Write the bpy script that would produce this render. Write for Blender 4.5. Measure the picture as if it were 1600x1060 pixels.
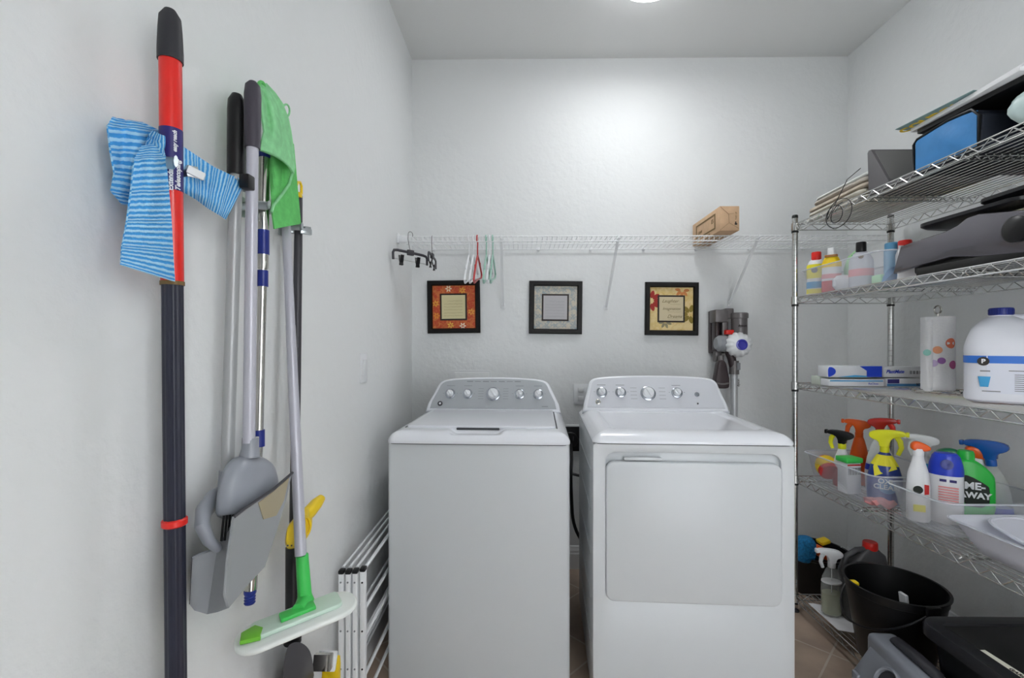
import bpy, bmesh, math, random
from mathutils import Matrix, Vector
random.seed(7)
S = bpy.context.scene
C = S.collection
PI = math.pi
for o in list(bpy.data.objects): bpy.data.objects.remove(o)

# ------------------------------------------------------------------ camera
F, CX, CY, H, YAW = 711.0, 807.5, 540.0, 1.28, 0.012
cd = bpy.data.cameras.new('camera'); cam = bpy.data.objects.new('camera', cd); C.objects.link(cam)
cam.location = (0, 0, H); cam.rotation_euler = (PI/2, 0, YAW)
cd.sensor_width = 36; cd.lens = F/1600*36; cd.shift_x = -(CX-800)/1600; cd.shift_y = (CY-530)/1600
cd.clip_start = .02
S.camera = cam
# ------------------------------------------------------------------ world, light, exposure
w = bpy.data.worlds.new('world'); S.world = w; w.use_nodes = True
w.node_tree.nodes['Background'].inputs[0].default_value = (.93, .96, 1, 1)
w.node_tree.nodes['Background'].inputs[1].default_value = 1.5
S.view_settings.view_transform = 'Standard'; S.view_settings.look = 'None'
S.view_settings.gamma = 1; S.view_settings.use_curve_mapping = False
S.view_settings.exposure = 0.92
def area(name, loc, rot, sx, sy, power, col):
    l = bpy.data.lights.new(name, 'AREA'); l.shape = 'RECTANGLE'; l.size = sx; l.size_y = sy; l.energy = power; l.color = col
    o = bpy.data.objects.new(name, l); C.objects.link(o); o.location = loc; o.rotation_euler = rot; return o
area('doorway_light', (.80, -.42, 1.60), (PI/2, 0, PI), .9, .9, 90, (.98, .99, 1))
ll = bpy.data.lights.new('ceiling_lamp_light', 'AREA'); ll.shape = 'DISK'; ll.size = .34; ll.energy = 3.2; ll.color = (.98, .99, 1)
lo = bpy.data.objects.new('ceiling_lamp_light', ll); C.objects.link(lo); lo.location = (.57, 1.99, 2.845)

# ------------------------------------------------------------------ helpers
_c, _s = math.cos(YAW), math.sin(YAW)
def ray(u, v):
    a, b = (u-CX)/F, (CY-v)/F
    return Vector((-_s + a*_c, _c + a*_s, b))
def atY(u, v, Y): d = ray(u, v); t = Y/d.y; return Vector((0, 0, H)) + d*t
def atX(u, v, X): d = ray(u, v); t = X/d.x; return Vector((0, 0, H)) + d*t
def atZ(u, v, Z): d = ray(u, v); t = (Z-H)/d.z; return Vector((0, 0, H)) + d*t
def lin(c): c /= 255.0; return c/12.92 if c <= .04045 else ((c+.055)/1.055)**2.4
def col(r, g, b): return (lin(r), lin(g), lin(b), 1)

def mat(name, c, rough=.5, metal=0, alpha=1, spec=.5, coat=0, trans=0, ior=1.45, noise=0, nscale=8, bump=0, bscale=200, bdist=.001, emit=None, detail=3):
    m = bpy.data.materials.new(name); m.use_nodes = True
    nt = m.node_tree; b = nt.nodes['Principled BSDF']
    cc = col(*c)
    b.inputs['Base Color'].default_value = cc
    b.inputs['Roughness'].default_value = rough; b.inputs['Metallic'].default_value = metal
    b.inputs['Alpha'].default_value = alpha; b.inputs['Specular IOR Level'].default_value = spec
    b.inputs['Coat Weight'].default_value = coat; b.inputs['Coat Roughness'].default_value = .08
    b.inputs['Transmission Weight'].default_value = trans; b.inputs['IOR'].default_value = ior
    tc = nt.nodes.new('ShaderNodeTexCoord')
    if noise:
        n = nt.nodes.new('ShaderNodeTexNoise'); n.inputs['Scale'].default_value = nscale; n.inputs['Detail'].default_value = detail
        nt.links.new(tc.outputs['Object'], n.inputs['Vector'])
        r = nt.nodes.new('ShaderNodeValToRGB')
        r.color_ramp.elements[0].position = .3; r.color_ramp.elements[1].position = .7
        r.color_ramp.elements[0].color = tuple(x*(1-noise) for x in cc[:3])+(1,)
        r.color_ramp.elements[1].color = tuple(min(1, x*(1+noise*.6)) for x in cc[:3])+(1,)
        nt.links.new(n.outputs['Fac'], r.inputs['Fac']); nt.links.new(r.outputs['Color'], b.inputs['Base Color'])
    if bump:
        n2 = nt.nodes.new('ShaderNodeTexNoise'); n2.inputs['Scale'].default_value = bscale; n2.inputs['Detail'].default_value = 4
        nt.links.new(tc.outputs['Object'], n2.inputs['Vector'])
        bp = nt.nodes.new('ShaderNodeBump'); bp.inputs['Strength'].default_value = bump; bp.inputs['Distance'].default_value = bdist
        nt.links.new(n2.outputs['Fac'], bp.inputs['Height']); nt.links.new(bp.outputs['Normal'], b.inputs['Normal'])
    if emit:
        b.inputs['Emission Color'].default_value = col(*emit[:3]); b.inputs['Emission Strength'].default_value = emit[3]
    return m

class MB:
    def __init__(s): s.bm = bmesh.new(); s.uv = s.bm.loops.layers.uv.new('UVMap')
    def merge(s, b2, M=None):
        if M is not None: bmesh.ops.transform(b2, matrix=M, verts=b2.verts)
        vs = [s.bm.verts.new(v.co) for v in b2.verts]
        for i, v in enumerate(b2.verts): v.index = i
        for f in b2.faces:
            try: s.bm.faces.new([vs[v.index] for v in f.verts])
            except ValueError: pass
        b2.free(); return s
    def box(s, c, d, bev=0, M=None, seg=2, R=None):
        b = bmesh.new(); bmesh.ops.create_cube(b, size=1)
        bmesh.ops.scale(b, vec=d, verts=b.verts)
        if bev: bmesh.ops.bevel(b, geom=list(b.edges), offset=bev, segments=seg, profile=.5, affect='EDGES')
        T = Matrix.Translation(c)
        if R is not None: T = T @ R
        return s.merge(b, (M @ T) if M is not None else T)
    def box2(s, a, b, bev=0, M=None, seg=2):
        return s.box([(a[i]+b[i])/2 for i in range(3)], [abs(b[i]-a[i]) for i in range(3)], bev, M, seg)
    def rings(s, R, M=None, cap0=True, cap1=True, closed=False):
        b = s.bm; V = []
        for r in R: V.append([b.verts.new((M @ Vector(p)) if M is not None else Vector(p)) for p in r])
        n = len(R[0]); k = len(V)
        for i in range(k if closed else k-1):
            A, B = V[i], V[(i+1) % k]
            for j in range(n):
                f = b.faces.new((A[j], A[(j+1) % n], B[(j+1) % n], B[j]))
        if not closed:
            if cap0 and n > 2: b.faces.new(list(reversed(V[0])))
            if cap1 and n > 2: b.faces.new(V[-1])
        return s
    def tube(s, P, r, n=8, closed=False, M=None, flat=1.0):
        P = [Vector(p) for p in P]; k = len(P); R = []
        rs = r if isinstance(r, (list, tuple)) else [r]*k
        up = None
        for i in range(k):
            if closed: t = (P[(i+1) % k]-P[i-1])
            else: t = P[min(i+1, k-1)]-P[max(i-1, 0)]
            t.normalize()
            if up is None:
                up = Vector((0, 0, 1)) if abs(t.z) < .9 else Vector((0, 1, 0))
            a = t.cross(up)
            if a.length < 1e-5: a = t.cross(Vector((1, 0, 0)))
            a.normalize(); bb = a.cross(t).normalized(); up = bb
            R.append([P[i] + a*math.cos(q*2*PI/n)*rs[i] + bb*math.sin(q*2*PI/n)*rs[i]*flat for q in range(n)])
        return s.rings(R, M, closed=closed)
    def lathe(s, prof, n=28, M=None, sx=1, sy=1, off=None):
        R = []
        for i, p in enumerate(prof):
            ox, oy = off[i] if off else (0, 0)
            R.append([(max(p[0], 1e-4)*math.cos(q*2*PI/n)*sx+ox, max(p[0], 1e-4)*math.sin(q*2*PI/n)*sy+oy, p[1]) for q in range(n)])
        return s.rings(R, M)
    def prism(s, out, d, M=None, bev=0, seg=2):
        # outline in local xy, extruded along z from 0 to d
        b = bmesh.new(); lo_ = [b.verts.new((x, y, 0)) for x, y in out]; hi = [b.verts.new((x, y, d)) for x, y in out]
        n = len(out)
        for i in range(n): b.faces.new((lo_[i], lo_[(i+1) % n], hi[(i+1) % n], hi[i]))
        b.faces.new(list(reversed(lo_))); b.faces.new(hi)
        bmesh.ops.recalc_face_normals(b, faces=b.faces)
        if bev:
            es = [e for e in b.edges if e.calc_length() > 0 and abs(e.verts[0].co.z-e.verts[1].co.z) < 1e-6]
            bmesh.ops.bevel(b, geom=es, offset=bev, segments=seg, profile=.5, affect='EDGES')
        return s.merge(b, M)
    def grid(s, fn, nu, nv, th=.002, M=None, uvs=(1, 1)):
        # thick sheet: fn(a,b)->Vector, a,b in 0..1; uv kept
        P = [[Vector(fn(i/nu, j/nv)) for j in range(nv+1)] for i in range(nu+1)]
        N = [[None]*(nv+1) for _ in range(nu+1)]
        for i in range(nu+1):
            for j in range(nv+1):
                a = P[min(i+1, nu)][j]-P[max(i-1, 0)][j]; b = P[i][min(j+1, nv)]-P[i][max(j-1, 0)]
                q = a.cross(b); N[i][j] = q.normalized() if q.length > 1e-12 else Vector((0, 0, 1))
        b = s.bm; T = (lambda p: M @ p) if M is not None else (lambda p: p)
        A = [[b.verts.new(T(P[i][j]+N[i][j]*th/2)) for j in range(nv+1)] for i in range(nu+1)]
        B = [[b.verts.new(T(P[i][j]-N[i][j]*th/2)) for j in range(nv+1)] for i in range(nu+1)]
        def q(v, uv):
            f = b.faces.new(v)
            for l, t in zip(f.loops, uv): l[s.uv].uv = t
        for i in range(nu):
            for j in range(nv):
                t = [(i/nu*uvs[0], j/nv*uvs[1]), ((i+1)/nu*uvs[0], j/nv*uvs[1]), ((i+1)/nu*uvs[0], (j+1)/nv*uvs[1]), (i/nu*uvs[0], (j+1)/nv*uvs[1])]
                q((A[i][j], A[i+1][j], A[i+1][j+1], A[i][j+1]), t)
                q((B[i][j+1], B[i+1][j+1], B[i+1][j], B[i][j]), [t[3], t[2], t[1], t[0]])
        for i in range(nu):
            q((B[i][0], B[i+1][0], A[i+1][0], A[i][0]), [(i/nu*uvs[0], 0)]*4); q((A[i][nv], A[i+1][nv], B[i+1][nv], B[i][nv]), [(i/nu*uvs[0], uvs[1])]*4)
        for j in range(nv):
            q((A[0][j], A[0][j+1], B[0][j+1], B[0][j]), [(0, j/nv*uvs[1])]*4); q((B[nu][j], B[nu][j+1], A[nu][j+1], A[nu][j]), [(uvs[0], j/nv*uvs[1])]*4)
        return s
    def build(s, name, m, parent=None, world=True, angle=38):
        b = s.bm
        if parent is not None and world: bmesh.ops.transform(b, matrix=wm(parent).inverted(), verts=b.verts)
        bmesh.ops.recalc_face_normals(b, faces=b.faces)
        for f in b.faces: f.smooth = True
        for e in b.edges:
            if len(e.link_faces) == 2 and e.calc_face_angle(0) > math.radians(angle): e.smooth = False
        me = bpy.data.meshes.new(name); b.to_mesh(me); b.free()
        me.materials.append(m)
        o = bpy.data.objects.new(name, me); C.objects.link(o)
        if parent is not None: o.parent = parent
        return o
def wm(o):
    M = o.matrix_basis.copy()
    while o.parent is not None: o = o.parent; M = o.matrix_basis @ M
    return M
def thing(name, label, cat, loc, rz=0, group=None):
    o = bpy.data.objects.new(name, None); C.objects.link(o); o.location = loc; o.rotation_euler = (0, 0, rz)
    o.empty_display_size = .05
    o['label'] = label; o['category'] = cat
    if group: o['group'] = group
    return o
def tag(o, label, cat, group=None, kind=None):
    o['label'] = label; o['category'] = cat
    if group: o['group'] = group
    if kind: o['kind'] = kind
    return o
def rebase(o):
    # give a single-mesh thing an origin at its base
    me = o.data; xs = [v.co for v in me.vertices]
    c = Vector(((min(p.x for p in xs)+max(p.x for p in xs))/2, (min(p.y for p in xs)+max(p.y for p in xs))/2, min(p.z for p in xs)))
    me.transform(Matrix.Translation(-c)); o.location = c; return o
def struct(o): o['kind'] = 'structure'; return o
def dup(root, loc, rz, label, group=None):
    r = root.copy(); C.objects.link(r); r.location = loc; r.rotation_euler = (root.rotation_euler.x, root.rotation_euler.y, rz); r['label'] = label
    if group: r['group'] = group
    for ch in list(root.children):
        c = ch.copy(); C.objects.link(c); c.parent = r
        for g in list(ch.children):
            d = g.copy(); C.objects.link(d); d.parent = c
    return r
def rr(w, h, r, n=5, cx=0, cy=0):
    P = []
    for sx, sy, a0 in ((1, 1, 0), (-1, 1, 90), (-1, -1, 180), (1, -1, 270)):
        for k in range(n+1):
            a = math.radians(a0+90*k/n); P.append((cx+sx*(w/2-r)+r*math.cos(a), cy+sy*(h/2-r)+r*math.sin(a)))
    return P
def chaikin(P, it=2, closed=True):
    for _ in range(it):
        Q = []; n = len(P)
        for i in range(n if closed else n-1):
            a, b = Vector(P[i]), Vector(P[(i+1) % n]); Q += [tuple(a*.75+b*.25), tuple(a*.25+b*.75)]
        if not closed: Q = [tuple(P[0])]+Q+[tuple(P[-1])]
        P = Q
    return P
def frame(o, x, y, z=None):
    # matrix with given origin and axes
    x = Vector(x).normalized(); y = Vector(y).normalized(); z = x.cross(y).normalized() if z is None else Vector(z).normalized()
    return Matrix(((x.x, y.x, z.x, o[0]), (x.y, y.y, z.y, o[1]), (x.z, y.z, z.z, o[2]), (0, 0, 0, 1)))
def text(body, size, M, m, parent, name='lettering', shear=0, ext=.0004, align='CENTER', bold=0, sx=1):
    c = bpy.data.curves.new('t', 'FONT'); c.body = body; c.size = size; c.extrude = ext; c.shear = shear; c.align_x = align; c.align_y = 'CENTER'; c.offset = bold; c.resolution_u = 3
    o = bpy.data.objects.new('t', c); C.objects.link(o)
    me = bpy.data.meshes.new_from_object(o.evaluated_get(bpy.context.evaluated_depsgraph_get())) 
    bpy.data.objects.remove(o)
    P = wm(parent).inverted() if parent is not None else Matrix()
    me.transform(P @ M @ Matrix.Diagonal((sx, 1, 1, 1))); me.materials.clear(); me.materials.append(m); me.name = name
    ob = bpy.data.objects.new(name, me); C.objects.link(ob); ob.parent = parent; return ob
def polar(r, a): return (r*math.cos(a), r*math.sin(a))
FRONT = lambda o: frame(o, (1, 0, 0), (0, 0, 1))        # xy -> XZ, normal towards the camera side (-Y)
LEFTF = lambda o: frame(o, (0, -1, 0), (0, 0, 1))       # faces -X (seen from the middle of the room)

# ------------------------------------------------------------------ materials
M = {}
M['wall'] = mat('wall_paint', (229, 231, 231), .85, spec=.12, bump=.6, bscale=30, bdist=.005)
M['ceil'] = mat('ceiling_paint', (222, 223, 222), .85, spec=.12, bump=.2, bscale=60, bdist=.002)
M['trim'] = mat('trim_paint', (228, 230, 231), .35)
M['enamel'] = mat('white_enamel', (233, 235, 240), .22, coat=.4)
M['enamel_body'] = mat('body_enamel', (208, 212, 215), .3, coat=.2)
M['panel'] = mat('console_silver', (178, 182, 186), .38, metal=.25)
M['panel2'] = mat('console_pale', (212, 214, 220), .38, metal=.1)
M['knob'] = mat('knob_white', (235, 237, 240), .22, coat=.4)
M['ring'] = mat('knob_ring', (175, 180, 188), .2, metal=.8)
M['chrome'] = mat('chrome_wire', (215, 215, 213), .22, metal=.95)
M['post'] = mat('chrome_post', (200, 200, 198), .2, metal=1)
M['white'] = mat('white_plastic', (236, 238, 240), .35)
M['wire'] = mat('white_coated_wire', (238, 240, 241), .35)
M['brace'] = mat('brace_metal', (236, 238, 239), .4)
M['black'] = mat('black_plastic', (14, 14, 16), .38)
M['satin'] = mat('black_satin', (24, 24, 28), .3)
M['rubber'] = mat('dark_rubber', (44, 44, 49), .55)
M['dark'] = mat('dark_grey_plastic', (62, 61, 66), .4)
M['grey'] = mat('grey_plastic', (150, 153, 157), .38)
M['grey2'] = mat('broom_head_grey', (148, 152, 160), .3)
M['lav'] = mat('pole_grey_lavender', (190, 190, 200), .32, metal=.15)
M['greyp'] = mat('pole_grey', (172, 174, 175), .35, metal=.2)
M['red'] = mat('red_pole', (226, 38, 30), .28, coat=.3)
M['redcap'] = mat('red_plastic', (220, 40, 32), .35)
M['purple'] = mat('purple_label', (46, 40, 110), .4)
M['navy'] = mat('navy_pole', (40, 42, 56), .3)
M['blue'] = mat('blue_plastic', (28, 44, 130), .3)
M['sprayblue'] = mat('spray_blue', (26, 84, 166), .25, coat=.3)
M['ltblue'] = mat('light_blue_plastic', (105, 175, 218), .4)
M['cobalt'] = mat('cobalt_cap', (32, 62, 196), .3, coat=.2)
M['green'] = mat('green_plastic', (70, 204, 92), .35)
M['green2'] = mat('bottle_green', (40, 184, 66), .3, coat=.2)
M['dkgreen'] = mat('dark_green_plastic', (20, 110, 66), .3)
M['yellow'] = mat('yellow_plastic', (244, 208, 30), .4)
M['lemon'] = mat('lemon_plastic', (232, 232, 40), .35)
M['orange'] = mat('orange_plastic', (238, 96, 24), .32)
M['steel'] = mat('polished_steel', (205, 202, 196), .15, metal=1)
M['zinc'] = mat('zinc_clip', (190, 196, 198), .28, metal=.85)
M['card'] = mat('cardboard', (206, 172, 138), .8, noise=.08, nscale=30)
M['cardd'] = mat('cardboard_brown', (160, 112, 62), .85, noise=.1, nscale=30)
M['ink'] = mat('dark_ink', (54, 48, 44), .7)
M['inkbrown'] = mat('brown_ink', (120, 98, 60), .7)
M['inkgrey'] = mat('grey_ink', (140, 142, 146), .7)
M['paper'] = mat('white_paper', (238, 238, 240), .8)
M['clear'] = mat('frosted_clear_plastic', (226, 230, 238), .3, alpha=.20)
M['frost'] = mat('milky_plastic', (228, 230, 240), .35, alpha=.72)
M['glassy'] = mat('clear_bottle', (225, 230, 226), .08, alpha=.28, coat=.5)
M['liquid'] = mat('pale_yellow_liquid', (206, 212, 170), .15, alpha=.5)
M['jugwhite'] = mat('milk_white_hdpe', (228, 230, 238), .35)
M['lblue'] = mat('label_blue', (52, 118, 212), .45)
M['seam'] = mat('seam_shadow_grey', (70, 72, 76), .6)
M['frameblk'] = mat('espresso_frame', (15, 12, 11), .4, spec=.3)
M['vac'] = mat('vacuum_grey', (112, 108, 108), .35, metal=.3)
M['vacd'] = mat('vacuum_dark', (62, 52, 54), .35, metal=.2)
M['bin'] = mat('smoked_bin', (96, 92, 90), .15, alpha=.85)
M['amber'] = mat('emission_free_dome', (245, 246, 248), .4, emit=(250, 252, 255, 6))
M['mint'] = mat('mint_plastic', (160, 200, 184), .4)
M['hred'] = mat('hanger_red', (190, 62, 62), .4)

# cloth materials
def stripes(name, c1, c2, freq, bdist=.002):
    m = mat(name, c1, .95, spec=.1); nt = m.node_tree; b = nt.nodes['Principled BSDF']
    tc = nt.nodes.new('ShaderNodeTexCoord'); wv = nt.nodes.new('ShaderNodeTexWave'); wv.wave_type = 'BANDS'; wv.bands_direction = 'Y'
    wv.inputs['Scale'].default_value = freq; wv.inputs['Distortion'].default_value = 1.2; wv.inputs['Detail'].default_value = 2; wv.inputs['Detail Scale'].default_value = 3
    nt.links.new(tc.outputs['UV'], wv.inputs['Vector'])
    r = nt.nodes.new('ShaderNodeValToRGB'); r.color_ramp.elements[0].color = col(*c1); r.color_ramp.elements[1].color = col(*c2)
    r.color_ramp.elements[0].position = .35; r.color_ramp.elements[1].position = .75
    nt.links.new(wv.outputs['Fac'], r.inputs['Fac']); nt.links.new(r.outputs['Color'], b.inputs['Base Color'])
    n = nt.nodes.new('ShaderNodeTexNoise'); n.inputs['Scale'].default_value = 400
    nt.links.new(tc.outputs['Object'], n.inputs['Vector'])
    ad = nt.nodes.new('ShaderNodeMath'); ad.operation = 'ADD'; nt.links.new(wv.outputs['Fac'], ad.inputs[0]); nt.links.new(n.outputs['Fac'], ad.inputs[1])
    bp = nt.nodes.new('ShaderNodeBump'); bp.inputs['Strength'].default_value = .7; bp.inputs['Distance'].default_value = bdist
    nt.links.new(ad.outputs[0], bp.inputs['Height']); nt.links.new(bp.outputs['Normal'], b.inputs['Normal'])
    return m
M['bluecloth'] = stripes('blue_striped_microfibre', (74, 160, 228), (172, 218, 246), 33)
M['greencloth'] = mat('green_microfibre', (150, 218, 160), .95, spec=.1, noise=.12, nscale=60, bump=.6, bscale=500, bdist=.002)
M['bluechen'] = mat('blue_chenille', (40, 132, 190), .9, noise=.4, nscale=120, bump=.9, bscale=150, bdist=.006)

def floor_mat():
    m = mat('floor_tile', (150, 134, 120), .45); nt = m.node_tree; b = nt.nodes['Principled BSDF']
    tc = nt.nodes.new('ShaderNodeTexCoord'); mp = nt.nodes.new('ShaderNodeMapping'); mp.inputs['Rotation'].default_value = (0, 0, PI/4); mp.inputs['Location'].default_value = (.1, .13, 0)
    br = nt.nodes.new('ShaderNodeTexBrick'); br.offset = 0; br.inputs['Scale'].default_value = 1; br.inputs['Brick Width'].default_value = .34; br.inputs['Row Height'].default_value = .34
    br.inputs['Mortar Size'].default_value = .004; br.inputs['Mortar'].default_value = col(200, 190, 178)
    br.inputs['Color1'].default_value = col(182, 162, 144); br.inputs['Color2'].default_value = col(174, 154, 138)
    n = nt.nodes.new('ShaderNodeTexNoise'); n.inputs['Scale'].default_value = 6; n.inputs['Detail'].default_value = 8
    mx = nt.nodes.new('ShaderNodeMixRGB'); mx.blend_type = 'OVERLAY'; mx.inputs[0].default_value = .45
    nt.links.new(tc.outputs['Object'], mp.inputs[0]); nt.links.new(mp.outputs[0], br.inputs[0]); nt.links.new(tc.outputs['Object'], n.inputs[0])
    nt.links.new(br.outputs['Color'], mx.inputs[1]); nt.links.new(n.outputs['Fac'], mx.inputs[2]); nt.links.new(mx.outputs[0], b.inputs['Base Color'])
    return m
M['floor'] = floor_mat()

# ------------------------------------------------------------------ the room
XL, XR, YB, ZC, YF = -.637, 1.857, 2.62, 2.93, -.45
struct(MB().box2((XL-.1, YF-.1, -.1), (XR+.1, YB+.1, 0)).build('floor', M['floor']))
struct(MB().box2((XL-.1, YF-.1, ZC), (XR+.1, YB+.1, ZC+.1)).build('ceiling', M['ceil']))
struct(MB().box2((XL-.1, YF-.1, 0), (XL, YB+.1, ZC)).build('wall_left', M['wall']))
struct(MB().box2((XR, YF-.1, 0), (XR+.1, YB+.1, ZC)).build('wall_right', M['wall']))
struct(MB().box2((XL, YB, 0), (XR, YB+.1, ZC)).build('wall_back', M['wall']))
rw = MB(); rw.box2((XL, YF-.1, 0), (.34, YF, ZC)); rw.box2((1.26, YF-.1, 0), (XR, YF, ZC)); rw.box2((.34, YF-.1, 2.06), (1.26, YF, ZC))
struct(rw.build('wall_rear', M['wall']))
def baseboard(name, a, b):
    # a,b along the wall foot; profile steps
    m = MB(); d = Vector(b)-Vector(a); L = d.length; d.normalize(); nrm = Vector((-d.y, d.x, 0))
    prof = [(0, 0), (.014, 0), (.014, .085), (.011, .092), (.011, .104), (.007, .112), (.005, .125), (0, .13)]
    R = [[(Vector(p) + nrm*x + Vector((0, 0, z))) for x, z in prof] for p in (a, b)]
    m.rings(R); return struct(m.build(name, M['trim'], angle=20))
baseboard('baseboard_left', (XL, YB, 0), (XL, YF, 0))
baseboard('baseboard_back', (XR-.014, YB, 0), (XL+.014, YB, 0))
baseboard('baseboard_right', (XR, YF, 0), (XR, YB, 0))

# ceiling lamp
t = thing('ceiling_light', 'round white flush dome light on the ceiling, its rim peeking at the top', 'light', (.57, 1.99, ZC))
MB().lathe([(.165, ZC), (.165, ZC-.02), (.155, ZC-.026), (.0, ZC-.026)], 40, Matrix.Translation((.57, 1.99, 0))).build('base', M['white'], t)
MB().lathe([(.150, ZC-.026), (.145, ZC-.045), (.12, ZC-.063), (.08, ZC-.072), (0, ZC-.078)], 40, Matrix.Translation((.57, 1.99, 0))).build('lamp_shade', M['amber'], t)

# light switch on the left wall
p = atX(567, 575, XL)
t = thing('light_switch', 'white rocker light switch plate on the left wall', 'light switch', (XL, p.y, p.z))
MB().box((XL+.003, p.y, p.z), (.006, .075, .118), .0025).build('plate', M['white'], t)
MB().box((XL+.0075, p.y, p.z), (.006, .034, .066), .0015, R=Matrix.Rotation(.05, 4, 'Y')).build('rocker', M['trim'], t)
# outlets behind the machines
t = thing('dryer_outlet', 'black heavy duty socket in white wall plate between washer and dryer', 'outlet', (.275, YB, .745))
MB().box((.275, YB-.004, .745), (.12, .008, .16), .002).build('plate', M['trim'], t)
o = MB().lathe([(.045, 0), (.045, .012), (.040, .016), (0, .016)], 28, frame((.275, YB-.008, .74), (1, 0, 0), (0, 0, 1))).box((.275, YB-.012, .745), (.104, .012, .14), .003).build('socket', M['black'], t)
sl = MB()
for a in (-.016, .016): sl.box((.275+a, YB-.0245, .748), (.005, .003, .022))
sl.box((.275, YB-.0245, .722), (.012, .003, .006)); sl.build('slot', M['dark'], o)
t = thing('wall_outlet', 'white outlet plate on the back wall, half hidden behind the dryer', 'outlet', (.33, YB, 1.0))
MB().box((.335, YB-.004, 1.0), (.08, .008, .118), .003).build('plate', M['white'], t)
so = MB().box((.335, YB-.01, 1.025), (.034, .006, .028), .004).box((.335, YB-.01, .975), (.034, .006, .028), .004).build('socket', M['trim'], t)
t = thing('valve_box', 'white recessed water valve box on the wall behind the washer', 'valve box', (-.29, YB, 1.05))
MB().prism(rr(.24, .19, .012), .006, FRONT((-.30, YB, 1.042))).build('frame', M['trim'], t)
MB().box((-.29, YB-.008, 1.05), (.2, .006, .15), .002).build('back', M['wall'], t)
for dx in (-.05, .05): MB().lathe([(.014, 0), (.014, .02), (.02, .022), (.02, .03), (0, .03)], 16, FRONT((-.29+dx, YB-.01, 1.05))).build('valve', M['redcap' if dx < 0 else 'cobalt'], t)

# ------------------------------------------------------------------ wire closet shelf
SZ = 1.830
t = thing('wire_shelf', 'white wire closet shelf along the back wall above the framed prints', 'shelf', (XL, YB-.31, SZ-.02))
yF, yK = 2.31, 2.605
m = MB(); m.tube([(XL+.02, yF, SZ+.004), (XR-.005, yF, SZ+.004)], .0032); m.tube([(XL+.02, yF, SZ-.021), (XR-.005, yF, SZ-.021)], .0032); m.build('front_rail', M['wire'], t)
m = MB(); m.tube([(XL+.01, yK, SZ), (XR-.005, yK, SZ)], .0032); m.tube([(XL+.01, yF+.15, SZ-.002), (XR-.005, yF+.15, SZ-.002)], .0028); m.build('back_rail', M['wire'], t)
m = MB(); x = XL+.03
while x < XR-.02:
    m.tube([(x, yF-.003, SZ-.022), (x, yF-.003, SZ+.004), (x, yF+.004, SZ+.0065), (x, yK, SZ+.0035)], .00145, 6); x += .0254
m.build('deck_wires', M['wire'], t)
for (u0, u1, v1) in ((783, 786, 478), (966, 947, 480), (1185, 1140, 474)):
    a = atY(u0, 371, yF); a.z = SZ-.004; b = atY(u1, v1, YB-.008)
    m = MB(); R = [[tuple(a+Vector((dx, 0, dz))) for dx, dz in ((-.007, -.003), (.007, -.003), (.007, .003), (-.007, .003))]]
    d = (b-a).normalized(); sd = d.cross(Vector((0, 1, 0))).normalized() if abs(d.y) < .99 else Vector((1, 0, 0)); sd = Vector((1, 0, 0)); n2 = d.cross(sd).normalized()
    m.rings([[a+sd*.007+n2*.0025, a-sd*.007+n2*.0025, a-sd*.007-n2*.0025, a+sd*.007-n2*.0025], [b+sd*.007+n2*.0025, b-sd*.007+n2*.0025, b-sd*.007-n2*.0025, b+sd*.007-n2*.0025]])
    m.tube([a+Vector((0, -.006, .012)), a+Vector((0, -.009, -.002)), a+Vector((0, 0, -.008))], .004)
    m.box((b.x, YB-.003, b.z), (.022, .006, .03), .002)
    m.lathe([(.004, 0), (.004, .006), (0, .007)], 10, FRONT((b.x, YB-.006, b.z-.006)))
    m.build('brace', M['brace'], t)
for x in (XL+.006, ):
    m = MB(); m.box((x, yF, SZ-.006), (.012, .035, .05), .004); m.box((x+.022, yF, SZ-.0085), (.045, .018, .036), .006); m.build('end_bracket', M['white'], t)
for x in [XL+.13+.3*k for k in range(8)]:
    MB().box((x, YB-.007, SZ+.002), (.014, .014, .02), .003).build('wall_clip', M['white'], t)

# cardboard box on it
bz = SZ+.0085
t = thing('cardboard_box', 'long tan cardboard box lying on the wire shelf, end toward the room', 'box', (1.008, 2.40, bz))
MB().box2((.961, 2.225, bz), (1.056, 2.58, bz+.12), .003).build('body', M['card'], t)
m = MB(); e = .0009
Mx = LEFTF((.961-e, 2.40, bz+.06))
def ring2(m, w1, h1, w2, h2, Mx, d=.0006):
    m.rings([[(w1/2*a, h1/2*b, 0) for a, b in ((-1, -1), (1, -1), (1, 1), (-1, 1))], [(w2/2*a, h2/2*b, 0) for a, b in ((-1, -1), (1, -1), (1, 1), (-1, 1))],
             [(w2/2*a, h2/2*b, d) for a, b in ((-1, -1), (1, -1), (1, 1), (-1, 1))], [(w1/2*a, h1/2*b, d) for a, b in ((-1, -1), (1, -1), (1, 1), (-1, 1))]], Mx, closed=True)
ring2(m, .25, .076, .23, .062, Mx, .0008); m.build('printed_border', M['inkbrown'], t)
m = MB()
for sx_, rz_ in ((.85, .55), (.85, -.55)): pass
fx = FRONT((1.0085, 2.225-e, bz+.06))
for a, b in (((-.047, .058), (-.005, .020)), ((-.047, -.058), (-.003, -.022)), ((-.005, .020), (-.003, -.022)), ((-.005, .02), (.02, .024)), ((-.003, -.022), (.045, -.05))):
    d = Vector((b[0]-a[0], b[1]-a[1])); L = d.length; an = math.atan2(d.y, d.x)
    m.box((0, 0, 0), (L, .0011, .0006), 0, fx @ Matrix.Translation(((a[0]+b[0])/2, (a[1]+b[1])/2, 0)) @ Matrix.Rotation(an, 4, 'Z'))
m.build('flap_crease', M['inkbrown'], t)
m = MB(); m.box((.03, -.028, 0), (.012, .008, .0006), 0, fx); m.box((.029, -.021, 0), (.006, .01, .0006), 0, fx)
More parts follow.
